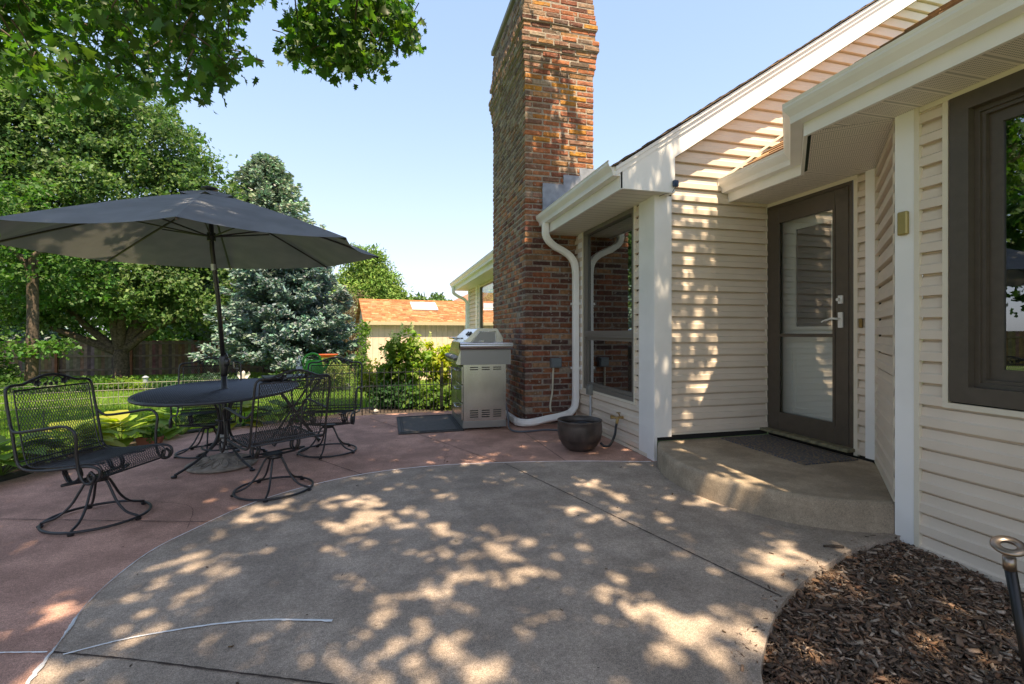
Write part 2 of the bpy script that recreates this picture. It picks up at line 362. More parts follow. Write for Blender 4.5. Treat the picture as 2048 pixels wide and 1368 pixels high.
ribbon(cf, lambda u: (0.020*max(0, 1-u*2.6)**0.8+0.0036)*max(.12, .75+1.1*noise.noise(Vector((u*55, 3, 1)))), 0.0085, 0.45, 0.003).build('sealant_line', M_CAULK, patio)
ribbon(fine(cat2([(-1.16, 2.12), (-0.97, 2.168), (-0.735, 2.183), (-0.549, 2.172), (-0.391, 2.138), (-0.22, 2.086)]), .012), lambda u: 0.0035+0.003*u, 0.0085, 0.35, 0.002).build('sealant_line', M_CAULK, patio)
ribbon(fine([(-1.7, 2.18), (-1.4, 2.2), (-1.23, 2.16)], .012), 0.003, 0.004, 0.7, 0.002).build('sealant_line', M_CAULK, patio)
# joint between F wall slabs gets a white line too
# landing step
land_c = [(3.55+r_*math.cos(R_(a_)), 3.2+r_*math.sin(R_(a_))) for a_, r_ in cat2([(147, 1.335), (165, 1.355), (185, 1.365), (205, 1.36), (222, 1.32), (241, 1.215)], 10)]
land_poly = land_c+[(3.66, 2.84), (3.66, 3.94)]
b = MB(); n = len(land_poly); prof = [(0, 0.002), (0.0, 0.150), (0.006, 0.172), (0.016, 0.183), (0.03, 0.187)]
vs = []; cx_, cy_ = 3.4, 3.2
for k, (x, y) in enumerate(land_poly):
    d = Vector((cx_-x, cy_-y)).normalized()
    for o_, z in prof: vs.append((x+d.x*o_, y+d.y*o_, z))
m_ = len(prof); fs = [(k*m_+i, ((k+1) % n)*m_+i, ((k+1) % n)*m_+i+1, k*m_+i+1) for k in range(n) for i in range(m_-1)]
b.add(vs, fs); top = [vs[k*m_+m_-1] for k in range(n)]; b.sheet([(p[0], p[1]) for p in top], 0.187)
step = b.build('entrance_step', M_STEP, fixn=False)
for p_ in step.data.polygons[:len(fs)]: p_.use_smooth = True; tag(step, kind='structure')
# mulch bed
bed_poly = [(x, y) for x, y in mulch_c]+[(1.0, -2.0), (2.95, -2.0)]
bed = MB().sheet(bed_poly, -0.055).build('bed_soil', M_SOIL); tag(bed, kind='structure')
def in_poly(x, y, poly):
    c_ = False; n = len(poly); j = n-1
    for i in range(n):
        xi, yi = poly[i]; xj, yj = poly[j]
        if (yi > y) != (yj > y) and x < (xj-xi)*(y-yi)/(yj-yi)+xi: c_ = not c_
        j = i
    return c_
def chips(name, poly, n, z0, smin, smax, cols, zj=0.03, zf=None):
    x0 = min(p[0] for p in poly); x1 = max(p[0] for p in poly); y0 = min(p[1] for p in poly); y1 = max(p[1] for p in poly)
    P = []
    while len(P) < n:
        x, y = random.uniform(x0, x1), random.uniform(y0, y1)
        if in_poly(x, y, poly): P.append((x, y, (zf(x, y) if zf else z0)+random.random()**1.5*zj))
    P = np.array(P); n = len(P)
    L = rng.uniform(smin, smax, n)*rng.choice([0.6, 1, 1.0, 1.7], n); W = L*rng.uniform(.16, .42, n); H = W*rng.uniform(.25, .6, n)
    q = rng.uniform(0, 2*PI, n); tilt = rng.normal(0, .28, n)
    yd = np.stack([np.cos(q)*np.cos(tilt), np.sin(q)*np.cos(tilt), np.sin(tilt)], 1); zd = rand_dirs(n, 3)
    T = np.array([(x, y, z) for x in (-.5, .5) for y in (-.5, .5) for z in (-.5, .5)])
    Fc = np.array([(0, 1, 3, 2), (4, 6, 7, 5), (0, 4, 5, 1), (2, 3, 7, 6), (0, 2, 6, 4), (1, 5, 7, 3)])
    Rm = frames(yd, zd); S = np.stack([W, L, H], 1)
    TT = T[None]*S[:, None, :]; TT[:, (2, 3, 6, 7), 0] *= rng.uniform(.3, 1, (n, 1))
    V = np.einsum('nij,nkj->nki', Rm, TT)+P[:, None, :]
    F = (Fc[None]+(np.arange(n)*8)[:, None, None]).reshape(-1, 4)
    cc = np.array(cols)[rng.integers(0, len(cols), n)]*rng.uniform(.6, 1.35, (n, 1))
    return np_mesh(name, V.reshape(-1, 3), F, np.repeat(cc, 8, 0), mat_attr('chips', 0.9, bump=.4, nmix=.3, nscale=60))
vis_bed = [p for p in mulch_c if p[1] > 0.6]+[(1.04, .6), (2.9, .6)]
MC = [(.22, .145, .10), (.15, .095, .065), (.29, .21, .155), (.085, .058, .042), (.38, .30, .235), (.21, .115, .07), (.12, .085, .062), (.27, .165, .10)]
spill = [(x+(.05 if k % 2 else .0)*0, y) for k, (x, y) in enumerate(mulch_c) if y > .7]; spill = [(x-.10, y+.05) for x, y in spill]+[(x+.02, y-.02) for x, y in reversed(spill)]
tag(chips('mulch', spill, 170, .005, .004, .018, MC, .004), kind='stuff')
mulch = chips('mulch', vis_bed, 34000, -0.05, .004, .034, MC, .035); tag(mulch, kind='stuff')
# bed strip along patio edge and flower beds are soil
strip = [(x, y) for x, y in edge]+[(1.72, 9.2), (-.35, 9.0), (-.9, 8.0), (-1.4, 7.7), (-2.3, 7.3), (-3.0, 6.4), (-3.4, 5.2), (-4.0, 4.0), (-5.0, 1.6)]
vs = []
b = MB(); b.sheet(strip, 0); b.v = [(x, y, lawn_z(x, y)+0.02) for x, y, z in b.v]
tag(b.build('planting_bed', M_SOIL), kind='structure')

lit_poly = [(-2.6, 2.0), (-2.6, 4.8), (-1, 6.6), (1.4, 6.6), (2.2, 3.6), (2.2, 2.2), (1.1, 1.2), (-1.2, 1.2)]
tag(chips('leaf_litter', lit_poly, 230, .006, .003, .014, [(.10, .06, .035), (.06, .04, .03), (.16, .10, .05), (.30, .26, .2)], .003), kind='stuff')
# ------------------------------------------------------------------ house
house = empty('house', (2.43, 3.95, 0)); tag(house, 'cream vinyl sided house with white trim, gutters and a storm door entrance', 'house')
HL = Vector(house.location)
def part(b, name, m, parent=None, smooth=False, fixn=True, label=None):
    p = parent or house
    off = HL if not isinstance(p, tuple) else HL
    b.v = [(x-HL.x, y-HL.y, z-HL.z) for x, y, z in b.v]
    o = b.build(name, m, p, smooth, fixn=fixn)
    if label: o['label'] = label
    return o
COURSE = 0.1215
def siding(b, origin, d, nrm, z0, z1, spans, clip=None):
    """lap siding: origin+d*s along the wall, nrm outward. spans(z) -> list of (s0,s1)"""
    d = Vector((d[0], d[1], 0)); nn = Vector((nrm[0], nrm[1], 0)); o = Vector((origin[0], origin[1], 0))
    z = z0
    levels = [(0.0, -.014), (0.005, -.014), (0.0053, .025), (0.052, .023), (0.062, .011), (COURSE-.013, .004), (COURSE-.0125, -.010), (COURSE, -.014)]
    while z < z1-1e-4:
        for si, (s0, s1) in enumerate(spans(z+COURSE/2)):
            for (ha, oa), (hb, ob) in zip(levels[:-1], levels[1:]):
                za, zb = min(z+ha, z1), min(z+hb, z1)
                if zb <= za: continue
                sa = spans(za+1e-4 if not clip else za); sb = spans(zb)
                A = sa[si] if clip and si < len(sa) else (s0, s1); B_ = sb[si] if clip and si < len(sb) else (s0, s1)
                q = [o+d*A[0]+nn*oa+Vector((0, 0, za)), o+d*A[1]+nn*oa+Vector((0, 0, za)), o+d*B_[1]+nn*ob+Vector((0, 0, zb)), o+d*B_[0]+nn*ob+Vector((0, 0, zb))]
                b.add(q, [(0, 1, 2, 3)])
        z += COURSE
    return b
SOF = 2.47; GZ = 2.67
def rake_low(X): return 2.795+0.664*(X-2.527)
def roof_z(X): return 2.896+0.665*(X-2.273)
# F wall (gable wall, faces the camera), Y = 3.95
def spF(z):
    xe = min(7.2, 3.665 if z < SOF-.03 else 7.2)
    xs_ = 2.573 if z < 2.80 else max(2.573, 2.527+(z-2.795)/0.664+0.02)
    return [(xs_, xe)] if xs_ < xe else []
b = MB(); siding(b, (0, 3.95), (1, 0), (0, -1), 0.25, 5.7, spF, clip=True); part(b, 'siding_wall', M_SIDING)
b = MB(); b.b2(2.573, 3.69, 3.937, 3.955, .232, .2515); part(b, 'starter_strip', M_JCH)
b = MB(); b.b2(3.655, 3.685, 3.932, 3.95, .254, SOF); part(b, 'corner_trim', M_JCH)
b = MB(); b.b2(2.44, 3.68, 3.96, 3.99, 0.18, .25); part(b, 'sill_gap', M_DARK)
# W wall (faces left), X = 2.43 and the far wing of the same wall
YW0, YW1, WZ0, WZ1 = 4.345, 5.61, 0.50, SOF
def spW(z):
    if z < WZ0: return [(4.10, 5.89)]
    return [(4.10, YW0-.035), (YW1+.03, 5.89)]
b = MB(); siding(b, (2.43, 0), (0, 1), (-1, 0), 0.04, SOF, spW)
part(b, 'siding_wall', M_SIDING)
b = MB()
b.b2(2.405, 2.43, 4.07, 4.225, 0.0, SOF); b.b2(2.398, 2.43, 3.99, 4.062, 0.0, SOF); b.b2(2.392, 2.425, 3.93, 3.982, 0.0, SOF)
part(b, 'corner_trim', M_WHITE); b = MB(); b.b2(2.394, 2.573, 3.923, 3.9299, 0.22, SOF)
part(b, 'corner_trim', M_WHITE)
b = MB(); b.b2(2.412, 2.43, 5.66, 5.80, 0.45, SOF); part(b, 'window_trim', M_WHITE)
b = MB(); b.b2(2.405, 2.43, YW0-.035, YW0-.012, WZ0-.009, SOF); b.b2(2.405, 2.43, YW1+.012, YW1+.035, WZ0-.009, SOF); b.b2(2.405, 2.43, YW0-.035, YW1+.035, WZ0-.035, WZ0-.01)
b.b2(2.40, 2.43, 3.99, 5.9, 0.005, .035)
part(b, 'window_channel', M_JCH)
# far wing wall
def spWF(z): return [(7.75, 9.8), (12.6, 14.5)] if 0.4 < z < 2.45 else [(7.75, 14.5)]
b = MB(); siding(b, (2.43, 0), (0, 1), (-1, 0), -0.4, SOF, spWF); part(b, 'siding_wall', M_SIDING)
# D wall (door), X = 3.68
DY0, DY1 = 3.035, 3.945
def spD(z): return [(2.86, DY0-.03)]
b = MB(); siding(b, (3.68, 0), (0, 1), (-1, 0), 0.21, SOF, spD); part(b, 'siding_wall', M_SIDING)
b = MB(); b.b2(3.655, 3.68, 2.835, 2.925, 0.205, SOF); part(b, 'corner_trim', M_WHITE)
b = MB(); b.b2(3.655, 3.68, DY0-.045, DY0-.012, .2, SOF-.036); b.b2(3.655, 3.68, DY0-.045, DY1, SOF-.035, SOF-.002); part(b, 'door_channel', M_JCH)
b = MB(); b.b2(3.69, 3.72, 2.8, 3.95, .17, .24); part(b, 'sill_gap', M_DARK)
# diagonal wall
dv = Vector((2.93-3.68, 2.14-2.84, 0)); dl = dv.length; dd = dv/dl; dn = Vector((-dd.y, dd.x, 0)); dn = dn if dn.x < 0 else -dn
b = MB(); siding(b, (3.68, 2.84), (dd.x, dd.y), (dn.x, dn.y), 0.205, SOF, lambda z: [(0.03, dl-.0)]); part(b, 'siding_wall', M_SIDING)
b = MB()
for s_ in (0.018, dl-.03):
    p = Vector((3.68, 2.84, 0))+dd*s_+dn*.012; b.box((p.x, p.y, 1.34), (.024, .026, 2.25), math.atan2(dd.y, dd.x)); part(b, 'corner_trim', M_JCH); b = MB()
p = Vector((3.68, 2.84, 0))+dd*dl*.5+dn*.012; b.box((p.x, p.y, .205), (dl, .026, .03), math.atan2(dd.y, dd.x))
part(b, 'starter_strip', M_JCH)
# R wall, X = 2.93
RY0, RY1, RZ0, RZ1 = 0.25, 1.86, 0.83, SOF-.03
def spR(z): return [(-6, RY0-.03), (RY1+.035, 2.02)] if z > RZ0-.02 else [(-6, 2.02)]
b = MB(); siding(b, (2.93, 0), (0, 1), (-1, 0), -0.06, SOF, spR); part(b, 'siding_wall', M_SIDING)
b = MB(); b.b2(2.905, 2.935, 2.04, 2.145, -.06, SOF); p = Vector((2.93, 2.145, 0)); part(b, 'corner_trim', M_WHITE)
b = MB(); b.b2(2.903, 2.93, 2.012, 2.038, -.06, SOF)
b.b2(2.905, 2.93, RY1+.01, RY1+.037, RZ0-.007, SOF-.031); b.b2(2.905, 2.93, RY0, RY1+.037, RZ0-.037, RZ0-.008); b.b2(2.905, 2.93, RY0, 2.011, SOF-.03, SOF-.002)
part(b, 'window_channel', M_JCH)
# soffits
def soffit_mat(name, along, base, holes=True, band=0.15):
    m, t, b_ = nodes(name); tc = t.nodes.new('ShaderNodeTexCoord'); mp = t.nodes.new('ShaderNodeMapping'); mp.inputs['Rotation'].default_value[2] = along
    t.links.new(tc.outputs['Object'], mp.inputs['Vector']); sx = t.nodes.new('ShaderNodeSeparateXYZ'); t.links.new(mp.outputs[0], sx.inputs[0])
    def mth(op, a, bb=None, v=None):
        n = t.nodes.new('ShaderNodeMath'); n.operation = op
        t.links.new(a, n.inputs[0])
        if bb is not None: t.links.new(bb, n.inputs[1])
        if v is not None: n.inputs[1].default_value = v
        return n.outputs[0]
    fb = mth('FRACT', mth('DIVIDE', sx.outputs['Y'], v=band))
    groove = mth('LESS_THAN', fb, v=0.09 if holes else .12)
    fac = groove
    if holes:
        u = mth('ABSOLUTE', mth('SUBTRACT', mth('FRACT', mth('DIVIDE', sx.outputs['Y'], v=0.0125)), v=.5))
        v = mth('ABSOLUTE', mth('SUBTRACT', mth('FRACT', mth('DIVIDE', sx.outputs['X'], v=0.0125)), v=.5))
        hole = mth('LESS_THAN', mth('ADD', mth('MULTIPLY', u, u), mth('MULTIPLY', v, v)), v=.055)
        inb = mth('GREATER_THAN', fb, v=0.17); inb2 = mth('LESS_THAN', fb, v=.92)
        hole = mth('MULTIPLY', mth('MULTIPLY', hole, inb), inb2)
        fac = mth('MAXIMUM', mth('MULTIPLY', groove, v=.45), hole)
    else: fac = mth('MULTIPLY', groove, v=.35)
    mx = t.nodes.new('ShaderNodeMix'); mx.data_type = 'RGBA'; t.links.new(fac, mx.inputs[0]); mx.inputs[6].default_value = (*base, 1); mx.inputs[7].default_value = (.07, .065, .06, 1)
    t.links.new(mx.outputs[2], b_.inputs['Base Color']); b_.inputs['Roughness'].default_value = .5
    bp = t.nodes.new('ShaderNodeBump'); bp.invert = True; bp.inputs['Strength'].default_value = .6; bp.inputs['Distance'].default_value = .01
    t.links.new(fac, bp.inputs['Height']); t.links.new(bp.outputs[0], b_.inputs['Normal'])
    return m
MS_R = soffit_mat('vented_soffit', 0.0, (.84, .78, .70)); MS_D = soffit_mat('vented_soffit_diagonal', R_(45), (.84, .78, .70)); MS_W = soffit_mat('ribbed_soffit', 0.0, (.78, .73, .65), False, .1)
b = MB(); b.sheet([(1.985, 3.83), (2.43, 3.83), (2.43, 14.6), (1.985, 14.6)], SOF); b.sheet([(2.43, 3.82), (2.53, 3.82), (2.53, 3.95), (2.43, 3.95)], SOF+.001)
part(b, 'soffit', MS_W)
b = MB(); b.sheet([(2.59, -6), (2.94, -6), (2.94, 2.14), (2.59, 2.42)], SOF); part(b, 'soffit', MS_R)
b = MB(); b.sheet([(2.592, 2.422), (2.935, 2.142), (3.68, 2.84), (3.2, 3.03)], SOF-.001); part(b, 'soffit', MS_D)
b = MB(); b.sheet([(3.2, 3.03), (3.68, 2.84), (3.69, 3.95), (3.2, 3.95)], SOF); part(b, 'soffit', MS_R)
# fascia + gutters along polylines
def extrude_path(b, path, prof, side=1, endcap=True):
    n = len(path); m = len(prof); P = [Vector((x, y, 0)) for x, y in path]; vs = []
    for i in range(n):
        a = (P[i]-P[i-1]).normalized() if i > 0 else None; c = (P[i+1]-P[i]).normalized() if i < n-1 else None
        na = Vector((a.y, -a.x, 0)) if a else None; nc = Vector((c.y, -c.x, 0)) if c else None
        if na is None: nn_ = nc
        elif nc is None: nn_ = na
        else:
            nn_ = (na+nc); nn_ = nn_*(2/nn_.length_squared) if nn_.length > 1e-6 else na
            nn_ = nn_*1.0
        for o_, z in prof: q = P[i]+nn_*o_*side; vs.append((q.x, q.y, z))
    fs = [(i*m+k, i*m+(k+1) % m, (i+1)*m+(k+1) % m, (i+1)*m+k) for i in range(n-1) for k in range(m)]
    b.add(vs, fs)
    if endcap:
        tr = geometry.tessellate_polygon([[Vector((o_, z, 0)) for o_, z in prof]])
        b.add([vs[k] for k in range(m)], [tuple(t_) for t_ in tr]); b.add([vs[(n-1)*m+k] for k in range(m)], [tuple(reversed(t_)) for t_ in tr])
    return b
gp = [(0, 0), (0.012, .004), (0.014, -.012), (.006, -.018), (.004, -.03), (.014, -.05), (.042, -.085), (.046, -.105), (.046, -.128), (.118, -.128), (.118, -.004), (.112, -.004), (.112, -.05), (.02, -.05), (.004, -.012)]
gpz = [(o_, GZ+z) for o_, z in gp]
fp = [(.120, SOF-.012), (.120, GZ-.002), (.142, GZ-.002), (.142, SOF-.012)]
def eave(path, side):
    part(extrude_path(MB(), path, [(o_, z+.03*(path[0][0] < 2)) for o_, z in gpz], side), 'gutter', M_WHITE)
    part(extrude_path(MB(), path, [(o_, z+(.03 if z > 2.5 and path[0][0] < 2 else 0)) for o_, z in fp], side), 'fascia', M_WHITE)
eave([(1.86, 3.80), (1.86, 14.75)], 1)
eave([(2.47, -6), (2.47, 2.53), (3.08, 3.14), (3.08, 3.93)], 1)
# rake end box and rake boards
def frXZ(y0): return lambda u, v, w_: (u, y0+w_, v)
poly = [(1.985, SOF-.005), (2.527, SOF-.005), (2.527, rake_low(2.527)), (2.527, rake_low(2.527)+.17), (1.985, roof_z(1.985)-.03)]
b = MB(); b.prism(poly, 0, .03, frXZ(3.80)); b.b2(2.50, 2.527, 3.83, 3.94, SOF-.005, 2.78)
part(b, 'rake_return', M_WHITE)
def band(x0, x1, lo, hi, y0, y1):
    b = MB(); b.prism([(x0, roof_z(x0)-lo), (x1, roof_z(x1)-lo), (x1, roof_z(x1)-hi), (x0, roof_z(x0)-hi)], 0, y1-y0, frXZ(y0)); return b
XR = 6.6
b = band(2.30, XR, .275, .10, 3.803, 3.95); part(b, 'rake_board', M_WHITE)
b = band(1.93, XR, .10, .055, 3.79, 3.95); b2_ = band(1.93, XR, .054, .022, 3.775, 3.95); b.add(b2_.v, b2_.f); part(b, 'rake_trim', M_WHITE)
# roofs with shingle courses
def shingles(b, P0, du, ds, L, S, course=0.13, tab=0.3, cols=None, th=0.012, jx=.3, lift=0.0):
    P0, du, ds = Vector(P0), Vector(du).normalized(), Vector(ds).normalized(); nn_ = du.cross(ds).normalized()
    if nn_.z < 0: nn_ = -nn_
    k = 0; s = 0.0
    while s < S-1e-3:
        s1 = min(s+course*1.25, S); x = -random.random()*tab
        while x < L:
            wtab = tab*random.uniform(1-jx, 1+jx); a0, a1 = max(0, x), min(L, x+wtab); x += wtab
            if a1-a0 < .01: continue
            t_ = th*random.uniform(.7, 1.4); so = random.uniform(0, .012)
            q = [P0+du*a0+ds*(s+so)+nn_*t_, P0+du*(a1-.004)+ds*(s+so)+nn_*t_, P0+du*(a1-.004)+ds*s1+nn_*.002, P0+du*a0+ds*s1+nn_*.002,
                 P0+du*a0+ds*(s+so), P0+du*(a1-.004)+ds*(s+so), P0+du*(a1-.004)+ds*s1-nn_*.004, P0+du*a0+ds*s1-nn_*.004]
            c = random.choice(cols); f = random.uniform(.75, 1.2)
            b.add(q, [(0, 1, 2, 3), (0, 4, 5, 1), (0, 3, 7, 4), (1, 5, 6, 2), (4, 7, 6, 5)], tuple(v*f for v in c))
        s += course; k += 1
    return b
M_SH = mat_attr('shingles', .95, bump=.5, bscale=120, nmix=.2)
HC = [(.12, .09, .07), (.16, .12, .09), (.09, .075, .06), (.20, .14, .09)]
sl = Vector((1, 0, .665)).normalized()
b = MB()
shingles(b, (1.90, 3.76, roof_z(1.90)-.005), (0, 1, 0), sl, 11.1, (XR-1.90)*1.2, cols=HC); b.prism([(1.93, roof_z(1.93)-.02), (XR, roof_z(XR)-.02), (XR, roof_z(XR)-.05), (1.93, roof_z(1.93)-.05)], .03, 10.9, frXZ(3.78), col=(.1, .08, .06))
shingles(b, (2*XR-1.90, 3.76, roof_z(1.90)-.005), (0, 1, 0), Vector((-1, 0, .665)).normalized(), 11.1, (XR-1.90)*1.2, course=.5, tab=2, cols=HC)
part(b, 'roof', M_SH)
HC2 = [(.30, .19, .11), (.24, .16, .10), (.35, .23, .13)]
b = MB(); zR = GZ-.01
shingles(b, (3.15, 2.5, zR), (0, 1, 0), sl, 1.43, 3.0, cols=HC2)
shingles(b, (2.53, -6, zR), (0, 1, 0), sl, 8.45, 4.6, cols=HC2)
b.add([(2.55, 2.46, zR), (3.17, 3.08, zR), (3.6, 2.5, zR+.665*.43), (3.4, 2.3, zR+.56)], [(0, 1, 2, 3)], (.26, .18, .11))
part(b, 'roof', M_SH)
b = MB(); b.prism([(3.14, GZ+.0), (3.95, GZ+.575), (3.95, GZ+.60), (3.14, GZ+.03)], 0, .012, frXZ(3.925)); part(b, 'roof_flashing', M_JCH)
b = MB(); b.sheet([(2.61, 2.0), (2.61, 2.47), (3.20, 3.06), (3.20, 3.94), (3.72, 3.94), (3.72, 2.0)], GZ-.03); part(b, 'light_leak_sheet', M_DARK, fixn=False)  # unseen dark sheet, added to stop light leaking in above the corner soffit
b = MB(); b.b2(3.70, 3.76, 2.80, 2.86, .1, SOF); b.b2(2.95, 3.0, 2.08, 2.13, .0, SOF); b.b2(2.95, 2.96, -6, 0.1, -.1, SOF); part(b, 'light_leak_filler', M_DARK)  # hidden dark fillers added behind the siding to close light leaks at seams
# windows
def frame_rect(b, X, y0, y1, z0, z1, wd, dp, out=0.0, mid=None):
    """frame on a wall of constant X facing -X"""
    xa, xb = X-out, X-out+dp
    b.b2(xa, xb, y0, y0+wd, z0, z1); b.b2(xa, xb, y1-wd, y1, z0, z1); b.b2(xa, xb, y0+wd, y1-wd, z0, z0+wd); b.b2(xa, xb, y0+wd, y1-wd, z1-wd, z1)
    return b
def pane(X, y0, y1, z0, z1): return MB().add([(X, y0, z0), (X, y0, z1), (X, y1, z1), (X, y1, z0)], [(0, 1, 2, 3)])
M_GL = glass('window_glass', .30); M_GL2 = glass('storm_glass', .17, (.9, .92, .9))
M_TAUPE = mat('taupe_frame', (.17, .15, .125), .45)
win = part(frame_rect(MB(), 2.43, YW0-.01, YW1+.01, WZ0-.01, SOF-.003, .045, .07, .018), 'window', M_TAUPE)
b = MB(); b.b2(2.414, 2.47, YW0+.035, YW1-.035, 1.135, 1.165); b.b2(2.41, 2.47, YW0+.035, YW1-.035, 1.166, 1.215); part(b, 'frame', M_TAUPE, win)
part(frame_rect(MB(), 2.436, YW0+.036, YW1-.036, WZ0+.036, 1.134, .035, .03), 'frame', M_TAUPE, win)
for q_ in ((YW0+.03, YW1-.03, 1.2, SOF-.04), (YW0+.06, YW1-.06, WZ0+.06, 1.11)): part(pane(2.454, *q_), 'pane', M_GL, win, fixn=False)
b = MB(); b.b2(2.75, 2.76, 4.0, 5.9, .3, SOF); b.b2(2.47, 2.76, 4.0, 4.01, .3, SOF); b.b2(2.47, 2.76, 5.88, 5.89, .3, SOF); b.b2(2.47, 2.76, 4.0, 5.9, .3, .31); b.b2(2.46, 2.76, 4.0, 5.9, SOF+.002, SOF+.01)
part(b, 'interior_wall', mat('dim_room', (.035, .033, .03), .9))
# far wing window
b = MB(); b.b2(2.395, 2.43, 12.62, 12.72, -.4, SOF); b.b2(2.395, 2.43, 12.95, 13.2, -.4, SOF); b.b2(2.395, 2.43, 14.3, 14.5, -.4, SOF); part(b, 'corner_trim', M_WHITE)
win = part(frame_rect(MB(), 2.43, 9.8, 12.6, .4, SOF-.02, .06, .06, .02), 'window', M_TAUPE)
part(pane(2.452, 9.86, 12.54, .46, SOF-.08), 'pane', M_GL, win, fixn=False)
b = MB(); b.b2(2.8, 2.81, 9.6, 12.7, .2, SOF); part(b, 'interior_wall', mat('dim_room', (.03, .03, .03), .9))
# right (bronze) window
win = part(frame_rect(MB(), 2.93, RY0, RY1, RZ0, RZ1, .085, .05, .03), 'window', M_BROWN)
b = frame_rect(MB(), 2.945, RY0+.085, RY1-.085, RZ0+.085, RZ1-.085, .022, .03)
frame_rect(b, 2.96, RY0+.107, RY1-.107, RZ0+.107, RZ1-.107, .018, .04); part(b, 'frame', M_BROWN, win)
b = frame_rect(MB(), 2.985, RY0+.125, RY1-.125, RZ0+.125, RZ1-.125, .055, .03); part(b, 'sash', M_BROWN, win)
b = MB(); b.b2(2.903, 2.93, RY0+.2, RY1-.0, RZ0+.04, RZ0+.084)
part(pane(2.997, RY0+.17, RY1-.17, RZ0+.17, RZ1-.17), 'pane', glass('window_glass_right', .22, (.5, .55, .52)), win, fixn=False)
b = MB(); b.b2(3.6, 3.61, -.4, 2.1, .3, SOF); b.b2(3.05, 3.6, -.4, -.39, .3, SOF); b.b2(3.05, 3.6, 2.05, 2.06, .3, SOF); b.b2(3.05, 3.6, -.4, 2.06, .3, .31); b.b2(3.05, 3.6, -.4, 2.06, SOF, SOF+.01)
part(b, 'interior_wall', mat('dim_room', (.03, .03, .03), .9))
# storm door
DZ0, DZ1 = 0.265, SOF-.035
door = part(frame_rect(MB(), 3.68, DY0, DY1, DZ0-.01, DZ1, .03, .05, .02), 'storm_door', M_BROWN, label='bronze full view storm door')
b = MB()
for (y0, y1, z0, z1) in ((DY0+.034, DY0+.155, DZ0, DZ1-.034), (DY1-.155, DY1-.034, DZ0, DZ1-.034), (DY0+.155, DY1-.155, DZ0, DZ0+.15), (DY0+.155, DY1-.155, DZ1-.17, DZ1-.034)):
    b.cbox((3.673, (y0+y1)/2, (z0+z1)/2), (.036, y1-y0, z1-z0), .003)
part(b, 'leaf_frame', M_BROWN, door)
b = frame_rect(MB(), 3.649, DY0+.150, DY1-.150, DZ0+.145, DZ1-.165, .022, .012)
b.b2(3.652, 3.672, DY0+.15, DY1-.15, 1.155, 1.185); part(b, 'glazing_bead', M_BROWN, door)
part(pane(3.673, DY0+.15, DY1-.15, DZ0+.15, DZ1-.17), 'pane', M_GL2, door, fixn=False)
b = MB(); b.cbox((3.647, DY0+.095, 1.30), (.018, .042, .13), .004); b.cyl((3.64, DY0+.095, 1.31), (3.60, DY0+.095, 1.31), .009)
b.tube(smooth_path([(3.60, DY0+.095, 1.31), (3.597, DY0+.14, 1.313), (3.60, DY0+.18, 1.302), (3.602, DY0+.215, 1.296), (3.602, DY0+.235, 1.285)]), [.009]*8+[.008]*8+[.006]*9, 8)
part(b, 'handle', mat('white_enamel', (.75, .75, .72), .3), door)
b = MB(); b.cbox((3.647, DY0+.095, 1.47), (.018, .042, .07), .004); b.cyl((3.64, DY0+.10, 1.47), (3.615, DY0+.10, 1.47), .013); part(b, 'lock', mat('white_enamel', (.75, .75, .72), .3), door)
b = MB(); b.cbox((3.63, (DY0+DY1)/2, DZ0-.024), (.11, DY1-DY0+.05, .028), .004); part(b, 'threshold', mat('weathered_sill', (.22, .20, .12), .8, noise_amt=.4, nscale=20), door)
# inner white door with blinds
b = MB(); b.b2(3.76, 3.80, DY0+.02, DY1-.02, DZ0, DZ1)
part(b, 'inner_door', M_DOORW)
b = frame_rect(MB(), 3.758, DY0+.24, DY1-.24, 1.22, 2.2, .03, .02, .012)
def raised(b, y0, y1, z0, z1): frame_rect(b, 3.758, y0, y1, z0, z1, .018, .012, .006); frame_rect(b, 3.758, y0+.05, y1-.05, z0+.05, z1-.05, .012, .012, .004)
raised(b, DY0+.20, DY1-.20, .42, 1.02); idoor = part(b, 'door_moulding', M_DOORW)
b = MB()
for k in range(58): b.box((3.765, (DY0+DY1)/2, 1.255+k*.0158), (.003, DY1-DY0-.55, .011), M=Matrix.Rotation(R_(30), 4, 'Y'))
part(b, 'blind', mat('blind_slat', (.16, .16, .15), .6)); b = MB(); b.b2(3.7592, 3.7594, DY0+.27, DY1-.27, 1.25, 2.17); part(b, 'blind_backing', mat('blind_dark', (.04, .04, .04), .5))
# small fittings
b = MB(); b.cbox((2.893, 2.09, 1.83), (.026, .055, .135), .006); b.b2(2.878, 2.8805, 2.072, 2.108, 1.862, 1.866); b.b2(2.878, 2.8805, 2.08, 2.10, 1.83, 1.836); part(b, 'door_chime', mat('gold_box', (.36, .28, .09), .35, metal=.3))
b = MB(); b.cbox((3.652, DY0-.075, 1.27), (.02, .028, .075), .005); b.cyl((3.645, DY0-.075, 1.28), (3.638, DY0-.075, 1.28), .008); part(b, 'doorbell', mat('brass_old', (.25, .17, .06), .4, metal=.7))
b = MB(); b.cbox((2.525, 3.785, 2.545), (.055, .03, .06), .008); b.cyl((2.525, 3.772, 2.545), (2.525, 3.764, 2.545), .013); part(b, 'motion_sensor', mat('sensor_blue', (.03, .06, .12), .3))
b = MB(); b.tube([(2.53, 3.79, 2.515), (2.50, 3.80, 2.47), (2.45, 3.85, 2.462), (2.43, 3.9, 2.455)], .003, 5); part(b, 'sensor_cable', M_BLACK)
